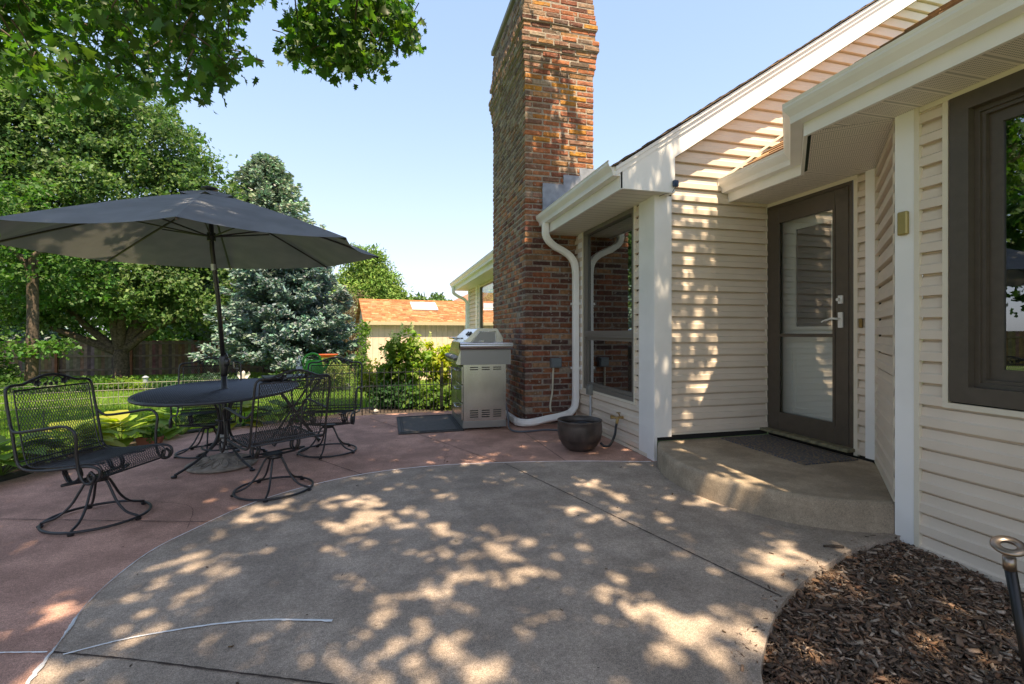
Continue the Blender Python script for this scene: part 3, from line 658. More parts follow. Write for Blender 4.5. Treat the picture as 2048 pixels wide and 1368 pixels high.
# wall fittings on W wall
b = MB(); b.cbox((2.385, 5.35, .50), (.05, .075, .125), .004); b.cbox((2.355, 5.35, .49), (.02, .07, .10), .003); part(b, 'outdoor_outlet', mat('grey_box', (.20, .20, .18), .5))
b = MB(); b.cyl((2.39, 5.35, .44), (2.39, 5.35, .03), .013); part(b, 'conduit', mat('conduit_grey', (.42, .44, .46), .4))
b = MB(); M_BRASS = mat('brass', (.38, .26, .10), .4, metal=.6, noise_amt=.3, nscale=60)
fy = 4.55
b.cyl((2.42, fy, .30), (2.34, fy, .30), .013); b.cyl((2.345, fy, .30), (2.33, fy, .24), .016); b.cyl((2.37, fy, .31), (2.352, fy, .345), .007)
b.lathe([(.0, 0), (.024, .002), (.026, .008), (0, .012)], (2.35, fy, .345), 8); b.cyl((2.34, fy+.01, .29), (2.31, fy+.04, .30), .012)
b.lathe([(.0, -.02), (.018, -.018), (.02, .016), (0, .02)], (2.30, fy+.05, .30), 8)
part(b, 'faucet', M_BRASS)
# downspouts
def downspout(pts, closed=False, w_=.035, name='downspout'):
    b = MB(); pth = []
    for p in smooth_path(pts, 8): pth.append(p)
    shp = []
    for k in range(40):
        q = 2*PI*k/40; c_, s_ = math.cos(q), math.sin(q); e = (abs(c_)**4+abs(s_)**4)**-.25; rg = 1-.05*(k % 4 == 0); shp.append((c_*e*w_*rg*.92, s_*e*w_*rg*.92))
    b.duct(pth, shp)
    for i in range(2, len(pth)-2):
        if 1:
            d1 = (pth[i]-pth[i-1]).normalized(); d2 = (pth[i+1]-pth[i]).normalized()
            if d1.angle(d2) > .035:
                b.duct([pth[i]-d2*.003, pth[i]+d2*.003], [(a_*1.05, c_*1.05) for a_, c_ in shp])
    return part(b, name, M_WHITE, smooth=False)
downspout([(1.93, 5.70, 2.57), (1.93, 5.70, 2.50), (1.935, 5.70, 2.43), (1.97, 5.70, 2.36), (2.06, 5.71, 2.29), (2.17, 5.72, 2.24), (2.27, 5.73, 2.18), (2.33, 5.735, 2.10), (2.35, 5.735, 2.0), (2.355, 5.735, 1.85), (2.355, 5.735, 1.0), (2.355, 5.735, .42), (2.35, 5.73, .32), (2.32, 5.70, .23), (2.24, 5.66, .17), (2.12, 5.64, .14), (1.95, 5.66, .11), (1.78, 5.68, .075), (1.68, 5.73, .06), (1.62, 5.82, .055), (1.60, 5.95, .055), (1.60, 6.4, .055), (1.60, 7.6, .055)], w_=.046)
downspout([(1.93, 14.4, 2.57), (1.93, 14.4, 2.5), (1.95, 14.4, 2.38), (2.1, 14.42, 2.28), (2.28, 14.45, 2.2), (2.35, 14.45, 2.1), (2.36, 14.45, 1.9), (2.36, 14.45, -.3)], w_=.05)

for z in (.72, 1.55):
    b = MB(); b.b2(2.303, 2.41, 5.683, 5.69, z, z+.03); b.b2(2.303, 2.3075, 5.69, 5.783, z, z+.03); part(b, 'downspout_strap', M_WHITE)
# ------------------------------------------------------------------ chimney (part of the house)
CX0, CX1, CY0, CY1, CH = 1.717, 2.674, 5.887, 7.81, 5.86
M_BRICK = mat_attr('old_brick', .9, bump=1.0, bscale=45, nmix=.32, nscale=22, spec=.25)
def brick_white(m):
    t = m.node_tree; bs = t.nodes['Principled BSDF']; l = [k for k in t.links if k.to_socket == bs.inputs['Base Color']][0]; src = l.from_socket
    at = t.nodes.new('ShaderNodeAttribute'); at.attribute_name = 'col'
    sp = t.nodes.new('ShaderNodeSeparateColor'); t.links.new(at.outputs['Color'], sp.inputs[0])
    tc = t.nodes.new('ShaderNodeTexCoord'); n = t.nodes.new('ShaderNodeTexNoise'); n.inputs['Scale'].default_value = 16; n.inputs['Detail'].default_value = 8; n.inputs['Roughness'].default_value = .7
    t.links.new(tc.outputs['Object'], n.inputs[0])
    g = t.nodes.new('ShaderNodeMath'); g.operation = 'GREATER_THAN'; g.inputs[1].default_value = .60; t.links.new(n.outputs[0], g.inputs[0])
    mx = t.nodes.new('ShaderNodeMix'); mx.data_type = 'RGBA'; f = t.nodes.new('ShaderNodeMath'); f.operation = 'MULTIPLY'; f.inputs[1].default_value = .65; t.links.new(g.outputs[0], f.inputs[0])
    t.links.new(f.outputs[0], mx.inputs[0]); t.links.new(src, mx.inputs[6]); mx.inputs[7].default_value = (.36, .32, .27, 1)
    t.links.new(mx.outputs[2], bs.inputs['Base Color'])
brick_white(M_BRICK)
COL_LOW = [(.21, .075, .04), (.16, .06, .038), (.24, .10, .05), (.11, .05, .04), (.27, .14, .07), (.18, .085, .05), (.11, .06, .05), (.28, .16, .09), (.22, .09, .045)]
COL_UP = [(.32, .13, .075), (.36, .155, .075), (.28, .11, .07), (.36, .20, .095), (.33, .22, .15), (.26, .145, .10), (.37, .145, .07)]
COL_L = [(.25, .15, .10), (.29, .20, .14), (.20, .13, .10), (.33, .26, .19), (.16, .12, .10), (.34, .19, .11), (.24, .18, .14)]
ch_root = None
bh = .0735; bl = .232; bw = .10
def chim_off(z):
    prof = [(4.58, .0), (4.66, .012), (4.74, .026), (4.82, .040), (4.90, .060), (4.98, .062), (5.06, .022), (5.14, .025), (5.215, .048), (5.29, .034), (5.37, .02), (5.45, .012), (5.6, .0), (9, -.01)]
    o = 0
    for zz, v in prof:
        if z >= zz: o = v
    return o
b = MB(); mo = MB(); nC = int(CH/bh)
for k in range(nC):
    z = (k+.5)*bh; off = chim_off(z); x0, x1, y0, y1 = CX0-off, CX1+off, CY0-off, CY1+off
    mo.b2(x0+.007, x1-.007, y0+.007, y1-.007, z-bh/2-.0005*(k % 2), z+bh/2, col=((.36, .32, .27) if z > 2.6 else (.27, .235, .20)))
    for face in range(4):
        if face in (0, 2): L = x1-x0; a0 = x0
        else: L = y1-y0; a0 = y0
        horiz = face in (0, 2)
        odd = (k+(0 if horiz else 1)) % 2
        s = a0 + (0 if odd else bw+.004); e = a0+L-(0 if odd else bw+.004)
        n_ = max(1, round((e-s)/(bl if horiz else .155))); l_ = (e-s)/n_
        cuts = [s+i*l_ for i in range(n_+1)]
        if horiz and not odd: pass
        for i in range(n_):
            c0, c1 = cuts[i]+.008+random.uniform(-.004, .004), cuts[i+1]-.008+random.uniform(-.004, .004)
            if i == 0: c0 = cuts[0]
            if i == n_-1: c1 = cuts[-1]
            cm = (c0+c1)/2; ln = c1-c0; pr = random.uniform(-.005, .006)
            if face == 0: ctr = (cm, y0+bw/2-pr, z); sz = (ln, bw, bh-.0165)
            elif face == 2: ctr = (cm, y1-bw/2+pr, z); sz = (ln, bw, bh-.0165)
            elif face == 1: ctr = (x0+bw/2-pr, cm, z); sz = (bw, ln, bh-.0165)
            else: ctr = (x1-bw/2+pr, cm, z); sz = (bw, ln, bh-.0165)
            r = random.random()
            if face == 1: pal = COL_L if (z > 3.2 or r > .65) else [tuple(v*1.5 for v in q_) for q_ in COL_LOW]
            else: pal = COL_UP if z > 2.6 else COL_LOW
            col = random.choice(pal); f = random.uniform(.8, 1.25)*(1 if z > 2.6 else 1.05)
            col = tuple(v*f for v in col)
            if r < .03: col = (.36, .29, .22)
            nz_ = noise.noise(Vector((cm*3.5, z*2.2, face*7)))
            if z > 3.4 and face == 0 and (nz_ > .12 and r > .4): col = random.choice([(.46, .22, .05), (.40, .18, .05), (.50, .25, .05)])
            if z > 4.4 and face == 0 and nz_ < -.1 and r > .5: col = tuple(v*.45+.02 for v in col)
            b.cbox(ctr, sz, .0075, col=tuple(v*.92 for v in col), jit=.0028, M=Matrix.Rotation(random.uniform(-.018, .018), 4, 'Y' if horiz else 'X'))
chim = part(mo, 'chimney', mat_attr('mortar', .95, bump=.8, bscale=90, nmix=.25, nscale=30), fixn=False, label='tall old brick chimney with corbelled top')
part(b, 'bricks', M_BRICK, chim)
b = MB(); b.cbox(((CX0+CX1)/2, (CY0+CY1)/2, CH+.03), (CX1-CX0+.06, CY1-CY0+.06, .08), .01, col=(.3, .29, .27)); part(b, 'cap', mat('cap_cement', (.3, .29, .27), .9), chim)
b = MB()
for (x0, x1, zt, zb) in ((1.95, 2.26, 3.14, 2.55), (2.24, 2.49, 3.27, 2.8), (2.47, 2.69, 3.38, 2.95)):
    b.box(((x0+x1)/2, CY0-.012, (zt+zb)/2), (x1-x0, .006, zt-zb), M=Matrix.Rotation(random.uniform(-.02, .02), 4, 'X'))
part(b, 'step_flashing', M_GALV)
b = MB(); b.cbox((2.12, CY0-.045, .80), (.14, .09, .125), .008); b.cbox((2.12, CY0-.10, .80), (.12, .02, .11), .006); part(b, 'outlet_cover', mat('cover_grey', (.13, .15, .16), .4))
power = MB(); power.tube(smooth_path([(2.09, CY0-.04, .74), (2.085, CY0-.03, .55), (2.08, CY0-.02, .40), (2.05, CY0-.03, .25), (2.05, CY0-.06, .17)]), .012, 6)
part(power, 'power_cord', mat('cream_cord', (.55, .5, .38), .5))
# ------------------------------------------------------------------ patio furniture
def lattice(b, surf, u0, u1, v0, v1, du, dv, r, inside=None, nseg=0.04):
    """expanded-metal mesh: diagonal strands on surf(u,v)"""
    sl_ = du/dv; span = (v1-v0)*sl_
    for sgn in (1, -1):
        k0 = u0-span if sgn > 0 else u0; k1 = u1 if sgn > 0 else u1+span
        c = math.floor(k0/du)*du
        while c < k1:
            pts = []; nv = max(4, int((v1-v0)/nseg))
            run = []
            for i in range(nv+1):
                v = v0+(v1-v0)*i/nv; u = c+sgn*(v-v0)*sl_
                ok = u0 <= u <= u1 and (inside is None or inside(u, v))
                if ok: run.append(surf(u, v))
                if (not ok or i == nv) and run:
                    if len(run) >= 2: b.tube(run, r, 3, cap=False)
                    run = []
            c += du
    return b
def crest(b, x, z, s=1.0, y=-.262):
    # leaf and berry casting between top rail and mesh
    for (cx, cz, r) in ((-.085, .0, .026), (.085, .0, .026), (-.035, -.012, .014), (.035, -.012, .014), (0, -.012, .014), (-.115, .012, .016), (.115, .012, .016)):
        pts = []
        for k in range(10):
            q = 2*PI*k/10; rr = r*(1 if k % 2 else .66); pts.append((x+cx+math.cos(q)*rr, z+cz+math.sin(q)*rr))
        b.prism(pts, 0, .006, lambda u, v, w_: (u, y+w_, v))
    for sx in (-1, 1):
        b.tube(smooth_path([(x+sx*.09, y, z-.01), (x+sx*.06, y, z+.025), (x+sx*.03, y, z+.03), (x+sx*.015, y, z+.01), (x+sx*.03, y, z)]), .0035, 5)
def make_chair():
    root = empty('patio_chair')
    # mesh panel profile (y,z): back top -> seat -> front roll
    prof = smooth_path([(0, -.300, .845), (0, -.270, .66), (0, -.240, .50), (0, -.222, .43), (0, -.195, .398), (0, -.14, .39), (0, .02, .40), (0, .15, .418), (0, .215, .418), (0, .25, .395), (0, .255, .36), (0, .235, .332), (0, .215, .325)], 6)
    cum = [0]
    for a, c in zip(prof[:-1], prof[1:]): cum.append(cum[-1]+(c-a).length)
    tot = cum[-1]
    def at(v):
        v = min(max(v, 0), tot)
        for i in range(len(cum)-1):
            if v <= cum[i+1]+1e-9:
                f = (v-cum[i])/(cum[i+1]-cum[i]+1e-9); return prof[i].lerp(prof[i+1], f)
        return prof[-1]
    iw = .238
    def surf(u, v): p = at(v); return (u, p.y, p.z)
    vb = cum[min(range(len(prof)), key=lambda i: abs(prof[i].z-.43)+(prof[i].y > 0)*5)]
    b = MB(); lattice(b, surf, -iw, iw, .0, vb, .0165, .034, .0019, nseg=.03)
    for x in (-iw, iw): b.tube([surf(x, v) for v in np.linspace(0, vb, 10)], .0045, 6)
    b.tube([surf(-iw, 0), surf(iw, 0)], .0055, 6); b.tube([surf(-.27, .42), surf(.27, .42)], .0045, 6)
    b.build('backrest', M_BLACK, root)
    b = MB(); lattice(b, surf, -iw, iw, vb, tot, .0165, .030, .0020, nseg=.03)
    for x in (-iw, iw): b.tube([surf(x, v) for v in np.linspace(vb, tot, 24)], .0045, 6)
    b.tube([surf(-iw, tot), surf(iw, tot)], .005, 6); b.tube([(-.27, -.215, .405), (.27, -.215, .405)], .006, 6)
    b.build('seat', M_BLACK, root)
    b = MB()
    half = [(0, -.322, .925), (.05, -.322, .92), (.11, -.320, .90), (.17, -.318, .878), (.22, -.318, .876), (.255, -.315, .868), (.272, -.31, .835)]
    topc = [(-x, y, z) for x, y, z in reversed(half[1:])]+half
    side = [(.275, -.29, .72), (.275, -.262, .58), (.275, -.245, .48), (.275, -.225, .415), (.275, -.17, .385), (.275, -.05, .385), (.275, .10, .402), (.275, .20, .412), (.275, .262, .40), (.275, .275, .36), (.275, .25, .325), (.275, .215, .33), (.275, .205, .36), (.275, .225, .378)]
    full = [(-x, y, z) for x, y, z in reversed(side)]+topc+side
    b.tube(smooth_path(full, 5), .0085, 8); crest(b, 0, .878, y=-.322)
    b.build('frame', M_BLACK, root, True)
    for s in (-1, 1):
        b = MB()
        b.tube(smooth_path([(s*.277, -.275, .655), (s*.29, -.245, .62), (s*.30, -.20, .612), (s*.305, -.05, .632), (s*.305, .07, .65), (s*.303, .125, .635), (s*.298, .15, .59), (s*.29, .145, .50), (s*.285, .15, .42), (s*.285, .165, .355), (s*.285, .20, .315), (s*.285, .24, .325), (s*.285, .25, .36), (s*.285, .225, .385)], 6), .0085, 8)
        b.build('armrest', M_BLACK, root, True)
    b = MB()
    for s in (-1, 1):
        ring = [(s*.14+.006*math.sin(3*q), -.02+.05*math.cos(q), .335+.055*math.sin(q)) for q in np.linspace(0, 2*PI, 20, endpoint=False)]
        b.tube(ring, .007, 6, closed=True); b.tube([(x+s*.018, y, z) for x, y, z in ring], .007, 6, closed=True)
        b.tube(smooth_path([(s*.15, -.02, .385), (s*.15, .08, .385), (s*.15, .18, .40)]), .007, 6)
    b.tube(smooth_path([(-.235, .0, .285), (-.12, -.02, .275), (0, -.02, .272), (.12, -.02, .275), (.235, .0, .285)]), .009, 6)
    b.tube(smooth_path([(-.235, .0, .285), (-.12, .05, .28), (0, .06, .276), (.12, .05, .28), (.235, .0, .285)]), .008, 6)
    b.build('spring_mount', M_BLACK, root, True)
    b = MB(); b.cyl((0, 0, .245), (0, 0, .272), .055, 16); b.cbox((0, .01, .273), (.14, .09, .01), .002)
    R = .27
    b.tube([(R*math.cos(q), R*math.sin(q), .017) for q in np.linspace(0, 2*PI, 48, endpoint=False)], .0085, 8, closed=True)
    b.build('base_ring', M_BLACK, root, True)
    for k in range(5):
        q = 2*PI*k/5+.3; c, s = math.cos(q), math.sin(q); b = MB()
        b.tube(smooth_path([(c*.03, s*.03, .252), (c*.06, s*.06, .24), (c*.09, s*.09, .185), (c*.13, s*.13, .11), (c*.19, s*.19, .05), (c*.27, s*.27, .024)], 5), .0078, 7)
        l = b.build('leg', M_BLACK, root, True)
        b = MB(); b.lathe([(0, 0.0), (.016, .0), (.018, .012), (0, .016)], (c*.272, s*.272, 0), 8); b.build('foot', M_BLACK, l)
    return root
def copy_tree(o, parent=None):
    c = o.copy(); C.objects.link(c)
    if parent is not None: c.parent = parent
    for ch in list(o.children): copy_tree(ch, c)
    return c
chair = make_chair()
def face(dx, dy): return math.atan2(dy, dx)-PI/2
placing = [(-1.80, 3.63, face(.955, -.30), 'black mesh swivel chair standing alone at the left end of the patio table'),
           (-.83, 3.945, face(-.60, .80), 'black mesh swivel chair with its back turned, right of the patio table'),
           (-.575, 5.06, face(-.12, -1), 'black mesh swivel chair beyond the table, nearest the iron picket fence'),
           (-1.72, 5.33, face(.25, -1), 'black mesh swivel chair half hidden behind the patio table and umbrella pole')]
for i, (x, y, rz, lb) in enumerate(placing):
    c = chair if i == 0 else copy_tree(chair)
    c.location = (x, y, 0.002); c.rotation_euler = (0, 0, rz); tag(c, lb, 'chair', 'wrought iron chairs around the patio table')
# table
TX, TY, TZ = -1.44, 4.85, .68
tb = empty('patio_table', (TX, TY, .002)); tag(tb, 'oval black mesh topped iron patio table with curved legs', 'table')
ra, rb = .60, .95
b = MB(); ins = lambda u, v: (u/ra)**2+(v/rb)**2 < .985 and u*u+v*v > .03**2
lattice(b, lambda u, v: (u, v, TZ), -ra, ra, -rb, rb, .0165, .036, .0019, inside=ins, nseg=.02)
b.tube([(ra*math.cos(q), rb*math.sin(q), TZ-.006) for q in np.linspace(0, 2*PI, 72, endpoint=False)], .014, 8, closed=True)
b.tube([(.035*math.cos(q), .035*math.sin(q), TZ) for q in np.linspace(0, 2*PI, 16, endpoint=False)], .008, 6, closed=True)
for q in np.linspace(0, PI, 4, endpoint=False): b.tube([(ra*math.cos(q), rb*math.sin(q), TZ-.014), (-ra*math.cos(q), -rb*math.sin(q), TZ-.014)], .006, 5)
b.build('tabletop', mat('table_metal', (.035, .038, .046), .4), tb)
for k in range(4):
    q = PI/4+k*PI/2+.1; c, s = math.cos(q)*.9, math.sin(q)*1.1; b = MB()
    b.tube(smooth_path([(c*.42, s*.42, TZ-.015), (c*.25, s*.25, TZ-.05), (c*.10, s*.10, TZ-.12), (c*.05, s*.05, TZ-.25), (c*.055, s*.055, .30), (c*.10, s*.10, .20), (c*.20, s*.20, .12), (c*.32, s*.32, .06), (c*.44, s*.44, .02)], 6), .011, 8)
    l = b.build('leg', M_BLACK, tb, True); b = MB(); b.lathe([(0, 0), (.022, 0), (.024, .014), (0, .02)], (c*.445, s*.445, 0), 8); b.build('foot', M_BLACK, l)
for z, r in ((.165, .17), (.40, .06)): b = MB(); b.tube([(r*math.cos(q), r*1.1*math.sin(q), z) for q in np.linspace(0, 2*PI, 32, endpoint=False)], .008, 7, closed=True); b.build('brace_ring', M_BLACK, tb, True)
# umbrella
um = empty('patio_umbrella', (TX, TY, 0)); tag(um, 'large slate grey patio umbrella with black pole through the table', 'umbrella')
M_CLOTH = mat('umbrella_canvas', (.25, .265, .295), .9, noise_amt=.14, nscale=5, bump=.5, bscale=7)
t_ = M_CLOTH.node_tree; tl = t_.nodes.new('ShaderNodeBsdfTranslucent'); tl.inputs[0].default_value = (.13, .13, .115, 1); ms = t_.nodes.new('ShaderNodeMixShader'); ms.inputs[0].default_value = .22
t_.links.new(t_.nodes['Principled BSDF'].outputs[0], ms.inputs[1]); t_.links.new(tl.outputs[0], ms.inputs[2]); t_.links.new(ms.outputs[0], t_.nodes['Material Output'].inputs[0])
UC = Vector((-1.50-TX, 4.70-TY, 0)); RIMZ, TOPZ, RU = 1.915, 2.44, 1.44
tiltM = Matrix.Rotation(R_(1.0), 4, 'X') @ Matrix.Rotation(R_(-1.5), 4, 'Y')
def UP(r, q, z): v = tiltM @ Vector((r*math.cos(q), r*math.sin(q), z-2.2)); return Vector((UC.x+v.x, UC.y+v.y, v.z+2.2))
angs = [R_(a-14.7) for a in (-65, -20, 25, 70, 115, 160, 205, 250)]
def can(r0, r1, z0, z1, scal, name, wobble=0):
    b = MB(); NS, NR = 10, 8; vs = []; fs = []
    for i in range(8):
        a0, a1 = angs[i], angs[(i+1) % 8]; a1 = a1 if a1 > a0 else a1+2*PI
        base = len(vs)
        for j in range(NR+1):
            f = j/NR
            for k in range(NS+1):
                g = k/NS; A = Vector((math.cos(a0), math.sin(a0))); B_ = Vector((math.cos(a1), math.sin(a1)))
                d = A.lerp(B_, g); r = r0+(r1-r0)*f
                sag = 4*g*(1-g)
                z = z0+(z1-z0)*(f**1.12)-sag*.03*f*(1-f*.3); rr = d*(r*(1-scal*sag*f**6))
                q = math.atan2(rr.y, rr.x); vs.append(UP(rr.length, q, z))
        for j in range(NR):
            for k in range(NS): p_ = base+j*(NS+1)+k; fs.append((p_, p_+1, p_+NS+2, p_+NS+1))
    b.add(vs, fs); return b.build(name, M_CLOTH, um, True)
can(.17, RU, TOPZ-.07, RIMZ, .05, 'canopy'); can(.03, .27, TOPZ-.005, TOPZ-.075, .10, 'vent')
p = UP(0, 0, TOPZ); b = MB(); b.lathe([(0, .03), (.04, .03), (.062, .022), (.066, .008), (.03, .0), (.03, -.03), (0, -.03)], (p.x, p.y, p.z), 20); b.build('finial', M_BLACK, um, True)
for i in range(8):
    q = angs[i]; b = MB(); pts = [UP(r, q, TOPZ-.09+(RIMZ-TOPZ+.075)*((r/RU)**1.12)) for r in np.linspace(.03, RU-.01, 9)]
    b.tube(pts, .009, 5); rb_ = b.build('rib', M_BLACK, um); b = MB()
    b.tube([UP(.03, q, 2.04), UP(.62, q, TOPZ-.11+(RIMZ-TOPZ+.075)*(.62/RU)**1.12)], .007, 5); b.build('strut', M_BLACK, rb_)
b = MB(); tp = UP(0, 0, TOPZ-.02)
b.tube([(0, 0, .14), (0, 0, .86)], .024, 14); b.tube([(0, 0, .86), (UC.x*.45, UC.y*.45, 1.5), (UC.x*.9, UC.y*.9, 1.93), tuple(tp)], .019, 12)
b.build('pole', M_BLACK, um, True)
b = MB(); b.tube([(UC.x*.8, UC.y*.8, 1.745), (UC.x*.83, UC.y*.83, 1.80)], .0205, 12); b.build('pole_collar', mat('alu', (.4, .42, .4), .3, metal=.8), um)
b = MB(); b.tube([(0, 0, .80), (0, 0, .83), (0, 0, .90), (0, 0, .97), (0, 0, 1.01)], [.026, .031, .040, .036, .022], 14); b.cbox((.03, -.02, .925), (.045, .05, .07), .01); b.build('crank_box', M_BLACK, um, True)
b = MB(); b.tube([(.04, 0, .925), (.075, 0, .925), (.08, 0, .87), (.12, 0, .865)], .007, 6); b.build('crank_handle', mat('alu', (.4, .42, .4), .3, metal=.8), um)
p = UP(0, 0, 2.04); b = MB(); b.cyl((p.x, p.y, 2.0), (p.x, p.y, 2.07), .034, 14); b.build('hub', M_BLACK, um)
b = MB(); b.lathe([(0, 0), (.27, 0), (.285, .008), (.282, .022), (.24, .036), (.15, .060), (.07, .085), (.05, .10), (.034, .105), (0, .105)], (0, -.05, .003), 40)
for k in range(16):
    q = 2*PI*k/16; c, s = math.cos(q), math.sin(q); e = []
    for j in range(9): a = j/8; e.append((c*(.10+.15*a)-s*.028*math.sin(PI*a), s*(.10+.15*a)+c*.028*math.sin(PI*a)-.05, .078-.038*a))
    b.tube(e, .006, 5); b.tube([(x+2*s*.028*math.sin(PI*j/8), y-2*c*.028*math.sin(PI*j/8), z) for j, (x, y, z) in enumerate(e)], .006, 5)
b.build('base', mat('cast_stone', (.27, .23, .185), .85, noise_amt=.35, nscale=14, bump=.5), um, True)
b = MB(); b.cyl((0, -.0, .10), (0, 0, .27), .033, 14); b.build('base_sleeve', mat('pale_grey_tube', (.45, .44, .42), .5), um)
# folding side table with its things
sx_, sy_ = -.98, 5.62
st = empty('folding_side_table', (sx_, sy_, 0)); tag(st, 'small folding side table with crossed black legs behind the patio table', 'table')
b = MB(); b.cbox((0, 0, .715), (.62, .40, .02), .006); b.build('tray_top', mat('black_tray', (.02, .02, .022), .35), st)
b = MB()
for y in (-.16, .16):
    b.tube([(-.24, y, .70), (.22, y, .012)], .011, 7); b.tube([(.24, y, .70), (-.22, y, .012)], .011, 7)
b.tube([(-.23, -.16, .03), (-.23, .16, .03)], .009, 6); b.tube([(.23, -.16, .03), (.23, .16, .03)], .009, 6); b.build('leg_frame', M_BLACK, st); st.rotation_euler.z = R_(18)
wb = empty('water_bottle', (sx_+.05, sy_-.02, .7255)); tag(wb, 'clear plastic water bottle with white cap on the folding side table', 'bottle')
b = MB(); b.lathe([(0, 0), (.032, 0), (.034, .01), (.032, .05), (.034, .09), (.034, .12), (.028, .15), (.014, .18), (.013, .195)], n=16); b.build('bottle_body', glass('clear_plastic', .12, (.82, .88, .92)), wb, True)
b = MB(); b.lathe([(.0335, .055), (.0346, .057), (.0346, .10), (.0335, .102)], n=16); b.build('sleeve', mat('bottle_sleeve', (.55, .62, .7), .4), wb)
b = MB(); b.lathe([(0.0, .215), (.015, .214), (.015, .193), (0, .193)], n=14); b.build('cap', mat('white_cap', (.75, .75, .75), .4), wb)
wc = empty('watering_can', (sx_+.19, sy_+.05, .7255)); tag(wc, 'bright green plastic watering can on the folding side table', 'watering can')
M_GRN = mat('green_plastic', (.06, .42, .03), .3)
b = MB(); b.lathe([(0, 0), (.075, 0), (.085, .02), (.082, .10), (.07, .15), (.055, .165), (.05, .165)], n=20, sx=1.15, sy=.8); b.build('can_body', M_GRN, wc, True)
b = MB(); b.tube(smooth_path([(.085, 0, .04), (.13, 0, .09), (.16, 0, .16), (.175, 0, .175)]), [.02]*5+[.016]*8+[.02]*6, 9); b.build('spout', M_GRN, wc, True)
b = MB(); b.tube(smooth_path([(-.08, 0, .05), (-.12, 0, .12), (-.09, 0, .20), (-.02, 0, .235), (.05, 0, .21), (.07, 0, .15)]), .012, 8); b.build('handle', M_GRN, wc, True); wc.rotation_euler.z = R_(15)

# ------------------------------------------------------------------ grill
GX, GY = .863, 5.73
gr = empty('gas_grill', (GX, GY, 0)); tag(gr, 'stainless steel gas grill with hood closed beside the brick chimney', 'grill')
D, Lg = .56, 1.0
b = MB(); b.b2(.03, D, 0.0, Lg, .10, .80); b.build('cabinet', M_STEEL, gr)
b = MB(); b.b2(.02, D+.005, -.006, Lg+.006, .03, .11); b.build('plinth', M_STEEL2, gr)
b = MB()
for zz, rows in ((.155, 4), (.735, 2)):
    for k in range(3):
        for r in range(rows): b.b2(.11+k*.145, .21+k*.145, -.004, .004, zz+r*.026, zz+r*.026+.011)
b.build('vent_slots', M_DARK, gr)
b = MB(); b.b2(.0, D+.06, -.012, Lg+.012, .80, .985); b.build('firebox', M_STEEL2, gr)
b = MB(); b.tube([(-.02, -.03, 1.03), (D+.075, -.03, 1.03)], .047, 20); b.b2(-.02, D+.07, -.035, .0, .985, 1.01); b.b2(-.02, D+.07, -.06, .02, 1.0, 1.06); b.build('side_shelf', M_STEEL, gr, False)
hp = [(.0, .985), (.02, 1.07), (.20, 1.235), (.24, 1.245), (.44, 1.245), (.46, 1.23), (.52, 1.13), (.53, .985)]
b = MB(); b.prism(hp, .0, Lg, lambda u, v, w_: (u, w_, v)); b.build('hood', M_STEEL, gr)
ip = [(.10, 1.05), (.23, 1.205), (.43, 1.205), (.43, 1.05)]
b = MB(); b.tube([(u, -.004, v) for u, v in ip[:-1]]+[(.43, -.004, 1.05), (.30, -.004, 1.05), (.29, -.004, 1.09), (.25, -.004, 1.10), (.22, -.004, 1.07), (.21, -.004, 1.05)], .006, 6, closed=True)
b.build('hood_trim', M_STEEL, gr, True)
b = MB(); b.prism([(.12, 1.055), (.235, 1.198), (.422, 1.198), (.422, 1.058), (.30, 1.058), (.285, 1.095), (.25, 1.105), (.215, 1.085), (.205, 1.055)], -.003, .0, lambda u, v, w_: (u, w_, v)); b.cyl((.255, -.006, 1.065), (.255, .0, 1.065), .018, 12, col=(0, 0, 0)); b.build('hood_panel', M_STEEL2, gr)
b = MB(); b.tube([(-.03, .12, 1.12), (-.03, Lg-.12, 1.12)], .013, 10); b.tube([(-.03, .15, 1.12), (.05, .15, 1.12)], .01, 8); b.tube([(-.03, Lg-.15, 1.12), (.05, Lg-.15, 1.12)], .01, 8); b.build('hood_handle', M_STEEL, gr, True)
b = MB()
for k in range(2): b.lathe([(0, .03), (.028, .03), (.03, .0), (0, 0)], (0, 0, 0), 14)
b = MB()
for k in range(2):
    c = Vector((.13, .10+k*.16, 1.175)); dn_ = Vector((-.68, 0, .73)); b.cyl(c, c+dn_*.02, .03, 14)
b.build('gauge', M_BLACK, gr)
b = MB(); b.prism([(-.06, .82), (.0, .985), (.01, .985), (.01, .80), (-.04, .80)], .02, Lg-.02, lambda u, v, w_: (u, w_, v)); b.build('control_panel', M_STEEL, gr)
for k in range(5):
    b = MB(); b.cyl((-.035, .12+k*.19, .89), (-.085, .12+k*.19, .875), .027, 14); b.build('knob', M_STEEL2, gr)
for k, (z0, z1, y0, y1) in enumerate(((.56, .78, .02, .48), (.34, .55, .02, .48), (.12, .33, .02, .48), (.12, .78, .50, .98))):
    b = MB(); b.cbox((.018, (y0+y1)/2, (z0+z1)/2), (.02, y1-y0, z1-z0), .004); d_ = b.build('drawer' if k < 3 else 'door', M_STEEL, gr)
    b = MB(); zc = z1-.05; yy0, yy1 = (y0+.08, y1-.08) if k < 3 else (y0+.04, y0+.06)
    b.tube([(-.045, yy0, zc), (-.045, yy1, zc if k < 3 else zc-.3)], .009, 8); b.tube([(-.045, yy0+.01, zc), (.01, yy0+.01, zc)], .007, 6); b.tube([(-.045, yy1-.01, zc), (.01, yy1-.01, zc)], .007, 6); b.build('handle', M_STEEL, d_, True)
for (x, y) in ((.07, .08), (.5, .08), (.07, .92), (.5, .92)):
    b = MB(); b.cyl((x, y-.012, .028), (x, y+.012, .028), .028, 12); b.build('caster', M_BLACK, gr)
